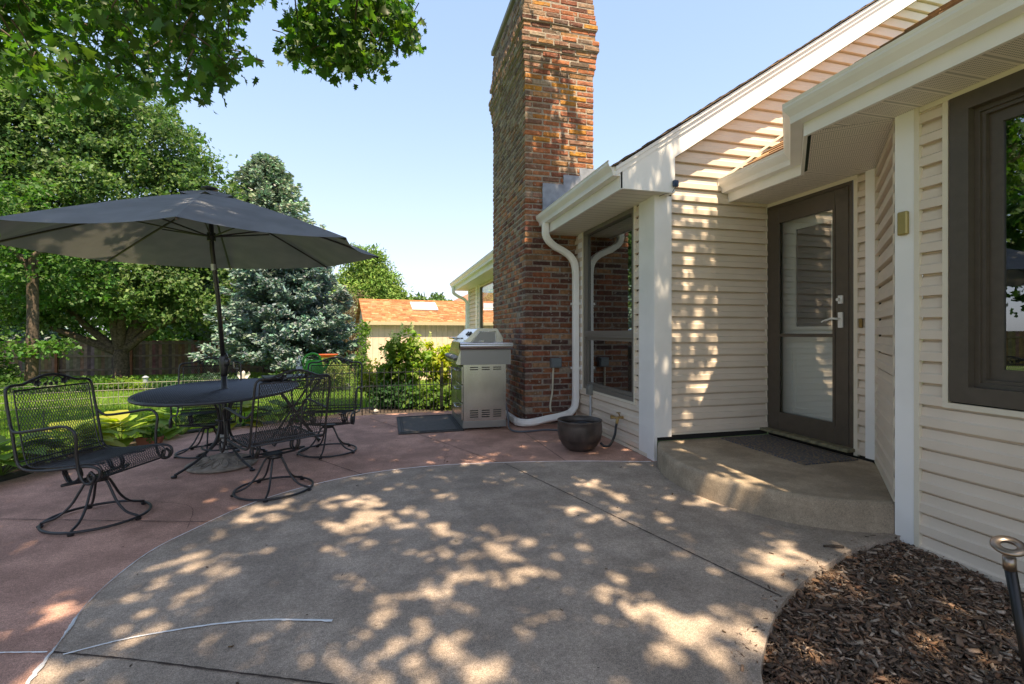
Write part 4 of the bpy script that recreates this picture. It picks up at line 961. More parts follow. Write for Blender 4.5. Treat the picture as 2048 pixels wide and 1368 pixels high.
hose = MB(); hose.tube(smooth_path([(1.43, 5.80, .35), (1.45, 5.72, .15), (1.43, 5.62, .05), (1.46, 5.50, .016), (1.60, 5.44, .014), (1.85, 5.47, .014), (2.02, 5.38, .014), (2.08, 5.22, .014), (2.13, 5.0, .014), (2.09, 4.80, .014)], 8), .011, 7)
tag(hose.build('garden_cable', mat('grey_cable', (.10, .11, .13), .5), smooth=True), 'dark grey cable looping on the ground between grill and pot', 'cable')
# mats
b = MB(); b.sheet([(.124, 5.69), (.90, 5.71), (.90, 6.87), (.122, 6.83)], .016, .012)
gm = b.build('grill_mat', mat('grey_rubber', (.075, .07, .065), .8, noise_amt=.2, nscale=30, bump=.3)); tag(gm, 'dark grey rubber mat lying in front of the grill', 'mat')
b = MB()
for x in (.16, .185, .83, .855): b.b2(x, x+.008, 5.72, 6.82, .016, .020)
for y in (5.73, 5.755, 6.78, 6.80): b.b2(.14, .88, y, y+.008, .016, .0195)
b.build('border_rib', mat('rubber_dark', (.03, .03, .03), .8), gm)
m_, t_, b_ = nodes('doormat_weave'); tc = t_.nodes.new('ShaderNodeTexCoord'); vo = t_.nodes.new('ShaderNodeTexVoronoi'); vo.inputs['Scale'].default_value = 28; vo.feature = 'DISTANCE_TO_EDGE'
t_.links.new(tc.outputs['Object'], vo.inputs['Vector']); cr = t_.nodes.new('ShaderNodeValToRGB'); cr.color_ramp.elements[0].color = (.22, .16, .10, 1); cr.color_ramp.elements[0].position = .06; cr.color_ramp.elements[1].color = (.07, .08, .10, 1); cr.color_ramp.elements[1].position = .12
t_.links.new(vo.outputs['Distance'], cr.inputs[0]); t_.links.new(cr.outputs[0], b_.inputs['Base Color']); b_.inputs['Roughness'].default_value = .95
b = MB(); b.sheet([(3.06, 2.93), (3.59, 2.93), (3.59, 3.86), (3.06, 3.86)], .197, .009); dm = b.build('doormat', m_); tag(dm, 'patterned grey and tan doormat on the entrance step', 'doormat')
# pot with coiled hose
pt = empty('hose_pot', (1.90, 4.52, .004)); tag(pt, 'round bronze metal pot holding a coiled hose by the siding', 'pot')
b = MB(); b.lathe([(0, 0), (.12, 0), (.135, .01), (.18, .05), (.215, .12), (.228, .19), (.226, .25), (.222, .285), (.228, .295), (.225, .305), (.212, .303), (.212, .25), (.21, .1), (0, .06)], n=40); b.build('pot_body', mat('aged_bronze', (.05, .042, .038), .4, metal=.35, col2=(.11, .088, .078), nscale=7), pt, True)
b = MB()
for k in range(3):
    r = .185-k*.035; b.tube([(r*math.cos(q), r*math.sin(q), .225+k*.008+.01*math.sin(q*2)) for q in np.linspace(0, 2*PI, 32, endpoint=False)], .014, 8, closed=True)
b.build('coiled_hose', mat('hose_black', (.015, .018, .022), .4), pt, True)
b = MB(); b.tube(smooth_path([(2.33, fy, .24), (2.32, fy+.0, .19), (2.30, fy-.02, .13), (2.25, fy-.05, .06), (2.20, fy-.08, .03), (2.15, fy-.07, .03), (2.12, fy-.05, .06)], 6), .013, 8)
tag(b.build('garden_hose', mat('hose_black', (.015, .018, .022), .4), smooth=True), 'short black garden hose running from the brass faucet to the pot', 'hose')
# ring topped stake in the mulch
stx, sty = 1.648, .912
sk = empty('garden_stake', (stx+.10, sty-.03, -.04)); tag(sk, 'dark metal stake with a flat ring top standing in the mulch', 'stake')
b = MB(); b.tube([(0, 0, 0), (-.10, .03, .60)], .013, 12); b.build('shaft', mat('dark_steel', (.025, .024, .024), .3, metal=.6), sk, True)
b = MB(); RT = Matrix.Translation((-.105, .03, .655)) @ Matrix.Rotation(R_(-61), 4, 'Z') @ Matrix.Rotation(R_(22), 4, 'X')
ringp = [(.016, .003), (.019, .006), (.034, .006), (.037, .002), (.037, -.002), (.034, -.006), (.019, -.006), (.016, -.003), (.016, .003)]
b.lathe(ringp, n=32); b.v = [tuple(RT @ Vector(q)) for q in b.v]; b.tube([(-.10, .03, .59), (-.103, .03, .625)], .014, 12); b.build('ring_top', mat('worn_steel', (.30, .25, .21), .35, metal=.9), sk, True)
# a stick on the concrete and a few fallen leaves
b = MB(); x, y = G(1668, 1098); b.tube([(x-.05, y+.02, .014), (x, y, .017), (x+.05, y-.015, .013)], [.006, .008, .006], 6); tag(b.build('twig', M_BARK), 'small dark piece of bark lying on the concrete edge', 'twig')

# ------------------------------------------------------------------ fences
def picket_panel(name, x0, y0, x1, y1, label, h=.60, post=True):
    L = math.hypot(x1-x0, y1-y0); root = empty(name, (x0, y0, 0), math.atan2(y1-y0, x1-x0)); tag(root, label, 'fence', 'low iron fence panels along the bed')
    b = MB()
    for z in (.40*h/.6, h): b.b2(0, L, -.004, .004, z-.005, z+.005)
    b.build('rail', M_BLACK, root); b = MB(); k = 0; x = 0.0
    while x <= L:
        if k % 2 == 0: b.tube([(x, 0, 0), (x, 0, h+.06)], .0062, 5)
        else: b.tube([(x, 0, 0), (x, 0, .45*h/.6)], .0055, 5)
        x += .052; k += 1
    b.build('pickets', M_BLACK, root)
    for px_ in (0, L):
        b = MB(); b.tube([(px_, .01, -.05), (px_, .01, h+.14)], .009, 6); b.build('post', M_BLACK, root)
picket_panel('iron_fence', -.36, 7.30, .80, 7.32, 'black iron picket fence panel in front of the hydrangeas')
picket_panel('iron_fence', .82, 7.32, 1.70, 7.36, 'black iron picket fence panel partly hidden behind the grill')
picket_panel('iron_fence', -1.05, 7.22, -.46, 7.30, 'narrow iron fence panel behind the farthest swivel chair')
def wire_fence(name, pts, h, cell, m, label, rz=0.0025, wires=None, post_every=1.5):
    root = empty(name, (pts[0][0], pts[0][1], 0)); ox, oy = pts[0]; tag(root, label, 'fence')
    P = fine(pts, cell); b = MB(); zs = [lawn_z(x, y)+.02 for x, y in P]
    for f in (wires or (.05, .3, .55, .8, 1.0)): b.tube([(x-ox, y-oy, z+h*f) for (x, y), z in zip(P, zs)], rz, 4)
    for (x, y), z in zip(P, zs): b.tube([(x-ox, y-oy, z), (x-ox, y-oy, z+h)], rz, 4)
    b.build('wire_mesh', m, root); b = MB(); n = max(1, int(post_every/cell))
    for i in range(0, len(P), n): (x, y), z = P[i], zs[i]; b.tube([(x-ox, y-oy, z-.05), (x-ox, y-oy, z+h+.03)], .007, 5)
    b.build('posts', m, root)
M_WIREG = mat('green_wire', (.02, .04, .025), .5); M_WIREW = mat('galvanised_wire', (.22, .21, .18), .5, metal=.2)
wf = [(x-.42, y+.35) for x, y in edge if -4.2 < x < -1.0]
wire_fence('wire_fence', fine(wf, .2), .42, .055, M_WIREG, 'low dark green wire fence along the hosta bed', .0018)
wire_fence('wire_fence', [(-10.5, 8.2), (-8.0, 9.6), (-6.4, 10.6), (-5.0, 11.3), (-3.4, 11.9), (-2.2, 12.3)], .42, .075, M_WIREW, 'low galvanised wire fence around the flower bed beyond the lawn', .0045, (.03, .35, .68, 1.0))
# wooden privacy fence at Y=27
M_WOOD = mat_attr('fence_wood', .9, bump=.4, bscale=60, nmix=.3, nscale=6)
pf = empty('wooden_fence', (-40, 27, -.95)); tag(pf, 'weathered brown board privacy fence along the back of the yard', 'fence')
WC = [(.19, .13, .09), (.22, .155, .11), (.16, .115, .08), (.20, .13, .085), (.25, .19, .14)]
b = MB(); x = 0
while x < 50:
    wd = .14; hh = 1.72+random.uniform(-.015, .02); b.box((x+wd/2, random.uniform(-.004, .004), hh/2), (wd-.006, .02, hh), col=tuple(c*random.uniform(.75, 1.3) for c in random.choice(WC))); x += wd
b.build('board_panel', M_WOOD, pf)
b = MB()
for z in (.30, .95, 1.55): b.b2(0, 50, -.065, -.02, z, z+.09, col=(.22, .17, .125))
b.build('rail', M_WOOD, pf)
for x in range(1, 50, 3):
    b = MB(); b.b2(x-.05, x+.05, -.12, -.066, -.1, 1.6, col=(.24, .10, .05)); b.build('post', M_WOOD, pf)
lf = empty('wooden_fence', (-24, 0, -.6)); tag(lf, 'side board fence at the left of the yard, seen in the window reflection', 'fence')
b = MB(); y = -14
while y < 27: b.box((0, y+.07, .95), (.02, .134, 1.8), col=tuple(c*random.uniform(.75, 1.2) for c in random.choice(WC))); y += .14
b.build('board_panel', M_WOOD, lf); b = MB()
for z in (.4, 1.5): b.b2(.02, .06, -14, 27, z, z+.09, col=(.2, .15, .11))
b.build('rail', M_WOOD, lf)

# ------------------------------------------------------------------ shed and neighbours
sx0, sy0 = pos(733, 16.0)
sh = empty('garden_shed', (sx0, sy0, -.55), R_(8)); tag(sh, 'tan garden shed with orange shingle roof and a roof skylight', 'shed')
M_SHED = mat('shed_wall', (.74, .56, .44), .8, noise_amt=.08, nscale=6); SL, SDp, SHt = 6.6, 3.0, 2.12
b = MB(); b.b2(0, SL, 0, SDp, 0, SHt)
x = .2
b.build('wall', M_SHED, sh); b = MB()
while x < SL: b.b2(x, x+.008, -.003, .0, .05, SHt-.05); x += .2
b.build('panel_groove', mat('shed_groove', (.36, .27, .16), .9), sh)
b = MB(); b.prism([(0, SHt), (SDp, SHt), (SDp/2, SHt+.80)], 0, SL, lambda u, v, w_: (w_, u, v)); b.build('gable', M_SHED, sh)
b = MB(); OC = [(.36, .165, .07), (.40, .19, .085), (.29, .13, .055), (.43, .24, .125), (.36, .15, .06)]
for sgn in (1, -1):
    P0 = (-.12, -.16 if sgn > 0 else SDp+.16, SHt-.04); shingles(b, P0, (1, 0, 0), Vector((0, sgn, .533)).normalized(), SL+.24, (SDp/2+.16)*1.135, course=.10, tab=.16, cols=OC, th=.012, jx=.5)
b.build('roof', M_SH, sh)
b = MB(); b.b2(-.13, SL+.13, -.19, -.15, SHt-.13, SHt-.02); b.b2(-.14, -.11, -.15, 1.0, SHt-.12, SHt-.03); b.build('fascia', mat('shed_trim', (.50, .42, .27), .7), sh)
b = MB(); b.cbox((SL/2, SDp/2, SHt+.815), (SL+.26, .2, .02), .004, col=(.5, .2, .07)); b.build('ridge_cap', M_SH, sh)
b = MB(); Mx = Matrix.Rotation(math.atan(.533), 4, 'X'); b.cbox((2.15, .93, SHt+.56), (.95, .62, .12), .01, M=Mx); sk_ = b.build('skylight', mat('skylight_white', (.75, .75, .75), .4), sh)
b = MB(); b.cbox((2.15, .92, SHt+.635), (.78, .46, .04), .01, M=Mx); b.build('dome', mat('skylight_dome', (.35, .42, .48), .15), sk_)
b = MB(); b.b2(4.05, 6.4, -.03, -.0, .02, 1.62); b.build('door', mat('shed_door', (.60, .48, .30), .7), sh)
b = MB(); b.b2(4.3, 6.2, -.045, -.032, 1.15, 1.45); b.build('window', mat('shed_window', (.03, .05, .04), .1), sh)
def neighbour(name, loc, rz, Lx, Ly, hw, hr, wallc, roofc, label, hip=False):
    r = empty(name, loc, rz); tag(r, label, 'house'); b = MB(); b.b2(0, Lx, 0, Ly, 0, hw)
    if not hip: b.prism([(0, hw), (Ly, hw), (Ly/2, hw+hr)], .02, Lx-.02, lambda u, v, w_: (w_, u, v))
    b.build('wall', mat(name+'_wall'+label[:5], wallc, .8), r); b = MB()
    if hip:
        i = Ly*.5; b.add([(-.4, -.4, hw), (Lx+.4, -.4, hw), (Lx+.4, Ly+.4, hw), (-.4, Ly+.4, hw), (i, Ly/2, hw+hr), (Lx-i, Ly/2, hw+hr)], [(0, 1, 5, 4), (1, 2, 5), (2, 3, 4, 5), (3, 0, 4)], roofc)
    else:
        for sgn in (1, -1): shingles(b, (-.3, -.4 if sgn > 0 else Ly+.4, hw-.12), (1, 0, 0), Vector((0, sgn, hr/(Ly/2))).normalized(), Lx+.6, (Ly/2+.4)*math.hypot(1, hr/(Ly/2)), course=.5, tab=1.2, cols=[roofc])
    b.build('roof', M_SH, r, fixn=True); b = MB()
    for k in range(3): b.b2(Lx*.15+k*Lx*.3, Lx*.15+k*Lx*.3+1.1, -.05, 0, 1.0, 2.2)
    b.build('window', mat('neighbour_window', (.04, .05, .06), .15), r); return r
nx0, ny0 = pos(905, 44)
neighbour('neighbour_house', (nx0-1.5, ny0, -.9), R_(8), 14, 10, 3.4, 2.9, (.5, .45, .38), (.30, .14, .085), 'distant house with brown hip roof beyond the shed', True)
neighbour('neighbour_house', (-30, -3.5, -.5), R_(90), 9, 8, 2.6, 2.2, (.66, .68, .68), (.20, .18, .16), 'white gabled neighbour house left of the yard behind the side fence')

# ------------------------------------------------------------------ vegetation
M_LEAF = mat_attr('leaf', .55, transl=.35, spec=.35); M_NEEDLE = mat_attr('needle', .7, transl=.12, spec=.25); M_LEAF2 = mat_attr('leaf_soft', .6, transl=.45, spec=.3)
def limbs(b, base, tops, r0, bend=.3, k=6):
    for tp_, r1 in tops:
        a = Vector(base); c = Vector(tp_); mid = a.lerp(c, .45)+Vector((random.uniform(-bend, bend), random.uniform(-bend, bend), random.uniform(0, bend)))
        pts = smooth_path([a, mid, c], k); n = len(pts); b.tube(pts, [r0+(r1-r0)*i/(n-1) for i in range(n)], 8)
    return b
def crown(name, blobs, n, size, base, root, T=TRIL, TFc=TRILF, m=None, clump=14, cr=.45, v=.28, up=.8, holes=.0):
    """leaf clumps spread mostly through the outer shell of overlapping blobs (cx,cy,cz,rx,ry,rz) relative to root"""
    W = np.array([x[3]*x[4]*x[5] for x in blobs])**.67; W /= W.sum(); nc = n//clump
    bi = rng.choice(len(blobs), nc, p=W); B = np.array(blobs)[bi]
    d = rand_dirs(nc); rr = 1-rng.random(nc)**1.6*.75; rr *= rng.uniform(.82, 1.10, nc)
    cc = B[:, :3]+d*B[:, 3:]*rr[:, None]
    keep = np.array([noise.noise(Vector(c*.9)) > holes-.5 for c in cc]); cc = cc[keep]; d = d[keep]
    cv = 1+np.array([noise.noise(Vector(c*1.3+Vector((5, 3, 1)))) for c in cc])*.5
    L = np.repeat(cc, clump, 0)+rng.normal(0, cr*.5, (len(cc)*clump, 3))*np.array([1, 1, .6]); N = len(L)
    col = jcol(base, N, v)*np.repeat(cv, clump)[:, None]
    yd = rand_dirs(N)*1.0+np.repeat(d, clump, 0)*.6; yd[:, 2] -= .25; zd = rand_dirs(N, 0)*.8; zd[:, 2] += up; zd += np.repeat(d, clump, 0)*.3
    return leaves(name, L, rng.uniform(.7, 1.25, N)*size, yd, zd, col, T, TFc, m or M_LEAF, root, vary=.4)
def tree(name, loc, label, blobs, n, size, base, r0, h0, tops, **kw):
    root = empty(name, loc); tag(root, label, 'tree'); b = MB()
    b.tube(smooth_path([(0, 0, -.1), (.05, 0, h0*.5), (0, .04, h0)], 4), [r0*1.3]+[r0*1.1]*3+[r0]*5, 10); limbs(b, (0, 0, h0*.9), tops, r0*.7)
    b.build('trunk', M_BARK, root, True); crown('crown', blobs, n, size, base, root, **kw); return root
mx0, my0 = pos(240, 19.2); mz0 = lawn_z(mx0, my0)
tops = [((-2.8, 0, 4.2), .05), ((-1.4, .5, 6), .05), ((.6, -.3, 7), .06), ((2.3, 0, 3.6), .05), ((3.4, .2, 3.0), .04), ((1.2, .4, 5), .05), ((-3.8, -.4, 3), .03), ((0, -.6, 4), .05)]
tree('maple_tree', (mx0, my0, mz0), 'large bright green maple with several trunks before the back fence',
     [(-5.8, .6, 8.6, 2.8, 2.2, 3.2), (-3.6, .4, 11.2, 2.8, 2.2, 1.8), (-.6, .3, 11.2, 2.6, 2.2, 1.4), (-2.5, .2, 9.4, 2.4, 2.2, 2.0), (-1.4, 0, 4.0, 3.3, 2.6, 1.9), (2.2, -.2, 3.7, 3.1, 2.2, 1.7), (-.2, .2, 7.0, 3.2, 2.8, 2.6), (-3.6, .3, 6.5, 2.4, 2.2, 3.0), (2.4, .3, 7.3, 1.9, 2.0, 2.7), (.3, .2, 9.6, 3.0, 2.4, 2.0), (4.3, -.2, 3.0, 1.4, 1.2, 1.1), (-3.2, 0, 3.1, 1.8, 1.5, 1.2)],
     118000, .15, (.090, .165, .045), .26, 1.2, tops, cr=.42, clump=26, holes=.30, v=.35)
lx, ly = pos(62, 15.5)
tree('small_tree', (lx, ly, lawn_z(lx, ly)), 'slim dark trunk with a low leafy tuft at the left before the fence',
     [(-.9, -.3, 1.25, .9, .8, .7), (.5, -.3, 1.25, .9, .6, .25), (-.8, -.2, .5, .7, .5, .5), (0, .6, 4.0, 2.3, 1.6, 1.4), (-1.6, 0, 5.6, 2.3, 1.6, 2.0)], 8000, .13, (.065, .15, .03), .15, 4.2, [((-1.2, 0, 5), .03), ((1, .2, 4.6), .03)], cr=.35)
def conifer(name, loc, label, H, Rb, base, n_b=150, topf=.1, droop=.35, z0=.25, spr=26, size=.22, cyl=.9):
    root = empty(name, loc); tag(root, label, 'tree'); b = MB(); b.tube([(0, 0, -.1), (0, 0, H*.6), (0, 0, H*.97)], [.2, .11, .02], 9)
    cen, yd, zd, cl, ss = [], [], [], [], []
    for i in range(n_b):
        f = (i+random.random())/n_b; z = z0+(H-z0)*f**.9; q = i*2.399+random.uniform(-.3, .3)
        Rr = Rb*((1-f)**cyl*(1-topf)+topf*(1-f*.9))*random.uniform(.72, 1.12); dirv = Vector((math.cos(q), math.sin(q), 0))
        pts = [Vector((0, 0, z))+dirv*Rr*u+Vector((0, 0, -droop*Rr*(u**1.1)*.9+.30*Rr*u**3)) for u in np.linspace(0, 1, 6)]
        if i % 3 == 0: b.tube(pts, [.035, .03, .022, .016, .01, .005], 5)
        bc = random.uniform(.72, 1.25); nn_ = int(spr*(Rr/Rb+.35))
        for k in range(nn_):
            u = 1-random.random()**1.5*.85; j = min(4, int(u*5)); p_ = pts[j].lerp(pts[j+1], u*5-j)
            sd = Vector((-dirv.y, dirv.x, 0))*random.choice((-1, 1)); w_ = random.random()**.8*.30*Rr*(1-u*.55)
            p_ = p_+sd*w_+Vector((0, 0, random.uniform(-.10, .05)))
            for _ in range(4):
                cen.append(p_+Vector((random.gauss(0, .05), random.gauss(0, .05), random.gauss(0, .035)))); y = dirv*.8+sd*.5*random.random()+Vector((random.gauss(0, .45), random.gauss(0, .45), random.gauss(-.05, .4)))
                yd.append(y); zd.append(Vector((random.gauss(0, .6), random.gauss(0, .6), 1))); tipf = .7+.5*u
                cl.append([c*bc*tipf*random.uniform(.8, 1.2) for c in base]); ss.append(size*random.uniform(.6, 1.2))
    b.build('trunk', M_BARK, root); leaves('crown', np.array(cen), np.array(ss), np.array(yd), np.array(zd), np.array(cl), SPRIG*np.array([1.5, 1, 1]), SPRIGF, M_NEEDLE, root); return root
x, y = pos(572, 18.6); conifer('blue_spruce', (x, y, lawn_z(x, y)), 'silvery blue spruce with low drooping branches in front of the back fence', 6.4, 2.9, (.155, .225, .20), n_b=190, topf=.25, droop=.34, z0=.85, spr=95, size=.16, cyl=.55)
x, y = pos(532, 23.5); conifer('spruce_tree', (x, y, lawn_z(x, y)), 'tall grey green spruce rising above the umbrella', 10.7, 4.0, (.20, .275, .195), n_b=460, topf=.3, droop=.02, z0=1, spr=34, size=.21, cyl=.62)
x, y = pos(-5, 24); conifer('spruce_tree', (x, y, lawn_z(x, y)), 'blue grey spruce at the left edge behind the maple', 14, 3.0, (.13, .18, .18), n_b=150, topf=.4, spr=22, size=.36)
x, y = pos(742, 38); pr_ = empty('pine_tree', (x, y, -1)); tag(pr_, 'rounded bright green pine rising behind the shed', 'tree')
b = MB(); b.tube([(0, 0, 0), (0, 0, 8)], [.3, .06], 8); b.build('trunk', M_BARK, pr_)
crown('crown', [(0, 0, 3.2, 3.6, 3, 2.6), (-.3, 0, 5.4, 2.9, 2.6, 2.2), (-.3, 0, 7.6, 1.6, 1.6, 1.5), (1.6, 0, 3.4, 2.0, 2, 2.2), (-2.4, 0, 3.4, 1.9, 1.6, 2.0), (0, 0, 4.5, 2.4, 2, 3)], 60000, .26, (.15, .25, .05), pr_, T=SPRIG*np.array([1.2, 1, 1]), TFc=SPRIGF, m=M_NEEDLE, clump=16, cr=.5, up=.3)
for px_, t__, h, r, lb in ((838, 46, 5.6, 2.6, 'round dark green pine just right of the large pine'), (790, 52, 6.2, 3.0, 'green treetop behind the shed skylight'), (876, 60, 6.9, 1.7, 'small spiky pine on the skyline beside the hip roof'), (893, 70, 6.6, 3.2, 'low green treetop on the skyline nearest the hip roof')):
    x, y = pos(px_, t__); rt = empty('pine_tree', (x, y, -1)); tag(rt, lb, 'tree', 'distant trees behind the shed'); b = MB(); b.tube([(0, 0, 0), (0, 0, h*.8)], [.2, .05], 7); b.build('trunk', M_BARK, rt)
    crown('crown', [(0, 0, h*.55, r, r, h*.32), (0, 0, h*.8, r*.6, r*.6, h*.2)], 3500, .5, (.085, .16, .045), rt, T=SPRIG*np.array([1.6, 1, 1]), TFc=SPRIGF, m=M_NEEDLE, clump=10, cr=.55, up=.3)
# dry brown tree
x, y = pos(697, 22.8); dt = empty('dry_tree', (x, y, lawn_z(x, y))); tag(dt, 'sparse brownish grey tree between the blue spruce and the shed', 'tree'); b = MB()
limbs(b, (0, 0, 0), [((random.uniform(-1.1, 1.1), random.uniform(-.8, .8), random.uniform(1.8, 3.9)), .008) for _ in range(60)], .035, .35, 4); b.build('trunk', M_BARK, dt)
crown('crown', [(0, 0, 2.6, 1.25, 1.0, 1.5), (-.4, 0, 1.5, 1.1, .8, .9), (.5, 0, 1.6, .8, .8, 1.0)], 12000, .075, (.20, .17, .10), dt, clump=10, cr=.3, m=M_LEAF, T=DIA, TFc=DIAF)
# hazy tree belt far off so no bare horizon shows
for i, (px_, t__, h, r) in enumerate(((-260, 24, 9, 4), (-120, 30, 11, 5), (120, 34, 11, 5), (330, 36, 9, 4.5), (470, 40, 7, 4), (620, 46, 6, 4))):
    x, y = pos(px_, t__); rt = empty('leafy_tree', (x, y, -1)); tag(rt, ['leafy tree beyond the left edge of the view', 'tall leafy tree behind the left end of the fence', 'tall leafy tree behind the left part of the maple', 'leafy tree behind the right part of the maple', 'leafy tree behind the fence between maple and spruce', 'low leafy tree behind the blue spruce'][i], 'tree', 'trees beyond the back fence')
    b = MB(); b.tube([(0, 0, 0), (0, 0, h*.7)], [.3, .08], 8); b.build('trunk', M_BARK, rt); crown('crown', [(0, 0, h*.5, r, r*.8, h*.36), (r*.3, 0, h*.75, r*.7, r*.6, h*.25), (-r*.3, 0, h*.3, r*.8, r*.7, h*.25)], 7000, .36, (.06, .13, .03), rt, clump=12, cr=.7, m=M_LEAF)

# trees reflected in the windows (left of the yard)
for i, (x, y, h, r) in enumerate(((-16, -2, 9, 3.5), (-17, 5, 8, 3.2), (-14, 12, 8, 3))):
    rt = empty('leafy_tree', (x, y, -.5)); tag(rt, ['leafy yard tree left of the patio, before the white neighbour house', 'leafy yard tree by the middle of the side fence', 'leafy yard tree toward the far end of the side fence'][i], 'tree', 'trees at the left side of the yard')
    b = MB(); b.tube([(0, 0, 0), (0, 0, h*.7)], [.25, .08], 8); b.build('trunk', M_BARK, rt); crown('crown', [(0, 0, h*.62, r, r*.8, h*.3), (r*.3, 0, h*.8, r*.7, r*.6, h*.22)], 6000, .26, (.06, .13, .03), rt, clump=12, cr=.6, m=M_LEAF)

# overhanging oak: trunk behind the camera, canopy overhead throws the dappled shade
oak = empty('oak_tree', (-4.6, -2.6, -.1)); tag(oak, 'big overhanging oak whose lobed leaves hang into the top left and dapple the patio', 'tree')
OX, OY, OZ = oak.location
b = MB(); b.tube([(0, 0, 0), (.05, .05, 1.5), (.1, .1, 3.2), (.4, .3, 5.0), (.8, .6, 7.5), (1.0, .8, 9.5)], [.42, .33, .29, .24, .14, .05], 12)
def ob(*pts, r=.09):
    P = smooth_path([(x-OX, y-OY, z-OZ) for x, y, z in pts], 6); n = len(P); b.tube(P, [r*(1-.88*i/(n-1)) for i in range(n)], 7)
ob((-4.3, -2.4, 4.3), (-3.8, 0, 5.1), (-3.0, 3, 4.9), (-2.2, 5.6, 4.25)); ob((-4.3, -2.4, 4.0), (-4.0, 1, 4.7), (-3.6, 4.2, 4.25)); ob((-3.8, -2, 5), (-1.5, 0, 6.6), (0, 3, 6.6), (-.4, 6.4, 5.2)); ob((-3.8, -2, 5.4), (-1, -1.5, 7), (1.6, 0, 7.4)); ob((-4, -2, 5), (-2, 1, 6.4), (-1.4, 3.4, 6.2)); ob((-3.8, -2, 6), (-.5, -3, 8), (1.5, -2, 8.3)); ob((-4.2, -2, 6), (-6.5, 1, 7.5), (-8, 3, 7.5)); ob((-4.2, -2, 6), (-7.5, -2, 8))
b.build('trunk', M_BARK, oak, True)
TW = []   # twig clusters (x,y,z,r)
def vis_t(z): return (z-1.2)/.70     # farthest forward distance at which a point of height z stays above the frame
def fwd(x, y): return x*math.sin(YAW)+y*math.cos(YAW)
def screen(x, y, z):
    t = fwd(x, y)
    if t < .3: return None
    return 1024+950*(x*math.cos(YAW)-y*math.sin(YAW))/t, 664-950*(z-EYE)/t
# (a) canopy kept above the frame; density controls the dapples
def depth_at(x, gy):
    n = .7*noise.noise(Vector((x*1.5, gy*1.5, 1.7)))+1.0*noise.noise(Vector((x*4.4, gy*4.4, 8.2)))
    if x > 2.38: return (1.3+1.2*n) if 3.5 < gy < 5.0 else 0
    d = 3.9+1.8*n
    if -1.1 < x < 2.3 and .2 < gy < 4.3: d = 2.3+4.4*n+(.8 if gy > 3.2 else 0)
    if -.1 < x < 1.4 and gy < 3.0: d = 1.8+4.4*n
    if x < -.9 and gy < 3.2: d = 2.6+3.2*n
    if x > 1.2 and gy > 7: d = 1.5+n
    return max(0, d)
tries = 0
while tries < 6200:
    x = random.uniform(-3.9, 3.15); gy = random.uniform(0.3, 7.2 if x < 1.2 else 7.9); z = random.uniform(5.0, 9.0); y = gy-z/math.tan(SUN_EL)
    tries += 1
    if fwd(x, y) > vis_t(z)-.75 or (x < -2.3 and gy > 5.5): continue
    if random.random()*6.5 > depth_at(x, gy): continue
    TW.append((x, y, z, .17, 1.35))
# (b) the boughs that hang into the picture at top left
def hang(x0, x1, y0, y1, t0, t1, n, shape, r=.2):
    k = 0
    while k < n:
        px_, py_, t__ = random.uniform(x0, x1), random.uniform(y0, y1), random.uniform(t0, t1)
        if not shape(px_, py_): continue
        x, y = pos(px_, t__); z = EYE+(664-py_)*t__/950; TW.append((x, y, z, r, 1.0)); k += 1
def sh1(px_, py_):
    lim = np.interp(px_, [-300, 0, 60, 130, 210, 300, 380, 440, 480, 500], [150, 120, 165, 200, 212, 175, 190, 150, 130, 60])
    if px_ > 455 and 30 < py_ < 90: return random.random() < .3
    return py_ < lim+12*math.sin(px_*.09)
hang(-350, 488, -260, 215, 4.2, 6.2, 640, sh1, .16)
def sh2(px_, py_): return ((px_-705)/125)**2+((py_-58)/88)**2 < 1 or (575 < px_ < 640 and 70 < py_ < 120)
hang(560, 835, -70, 150, 6.2, 7.4, 190, sh2, .15)
hang(500, 700, -260, -15, 5.5, 7.0, 60, lambda a, c: True, .2)
TW = np.array(TW); per = 13; N = len(TW)*per
print('twigs', len(TW), 'leaves', N)
P = np.repeat(TW[:, :3], per, 0)+rng.normal(0, 1, (N, 3))*np.repeat(TW[:, 3], per)[:, None]*np.array([.62, .62, .5]); P -= np.array([OX, OY, OZ])
yd = rand_dirs(N); yd[:, 2] = yd[:, 2]*.5-.55; zd = rand_dirs(N); zd[:, 2] += .75
leaves('crown', P, rng.uniform(.06, .175, N)*np.repeat(TW[:, 4], per), yd, zd, jcol((.065, .14, .025), N, .42), OAK, OAKF, mat_attr('oak_leaf', .5, transl=.48, spec=.4), oak, vary=.5)
b = MB()
for (x, y, z, r, _s) in TW[::2]:
    a = Vector((x-OX, y-OY, z-OZ)); e = a+Vector((random.uniform(-.3, .3), random.uniform(-.35, .1), random.uniform(.05, .3))); b.tube([a, a.lerp(e, .5)+Vector((0, 0, .03)), e], [.004, .007, .009], 4, cap=False)
b.build('twigs', M_BARK, oak)

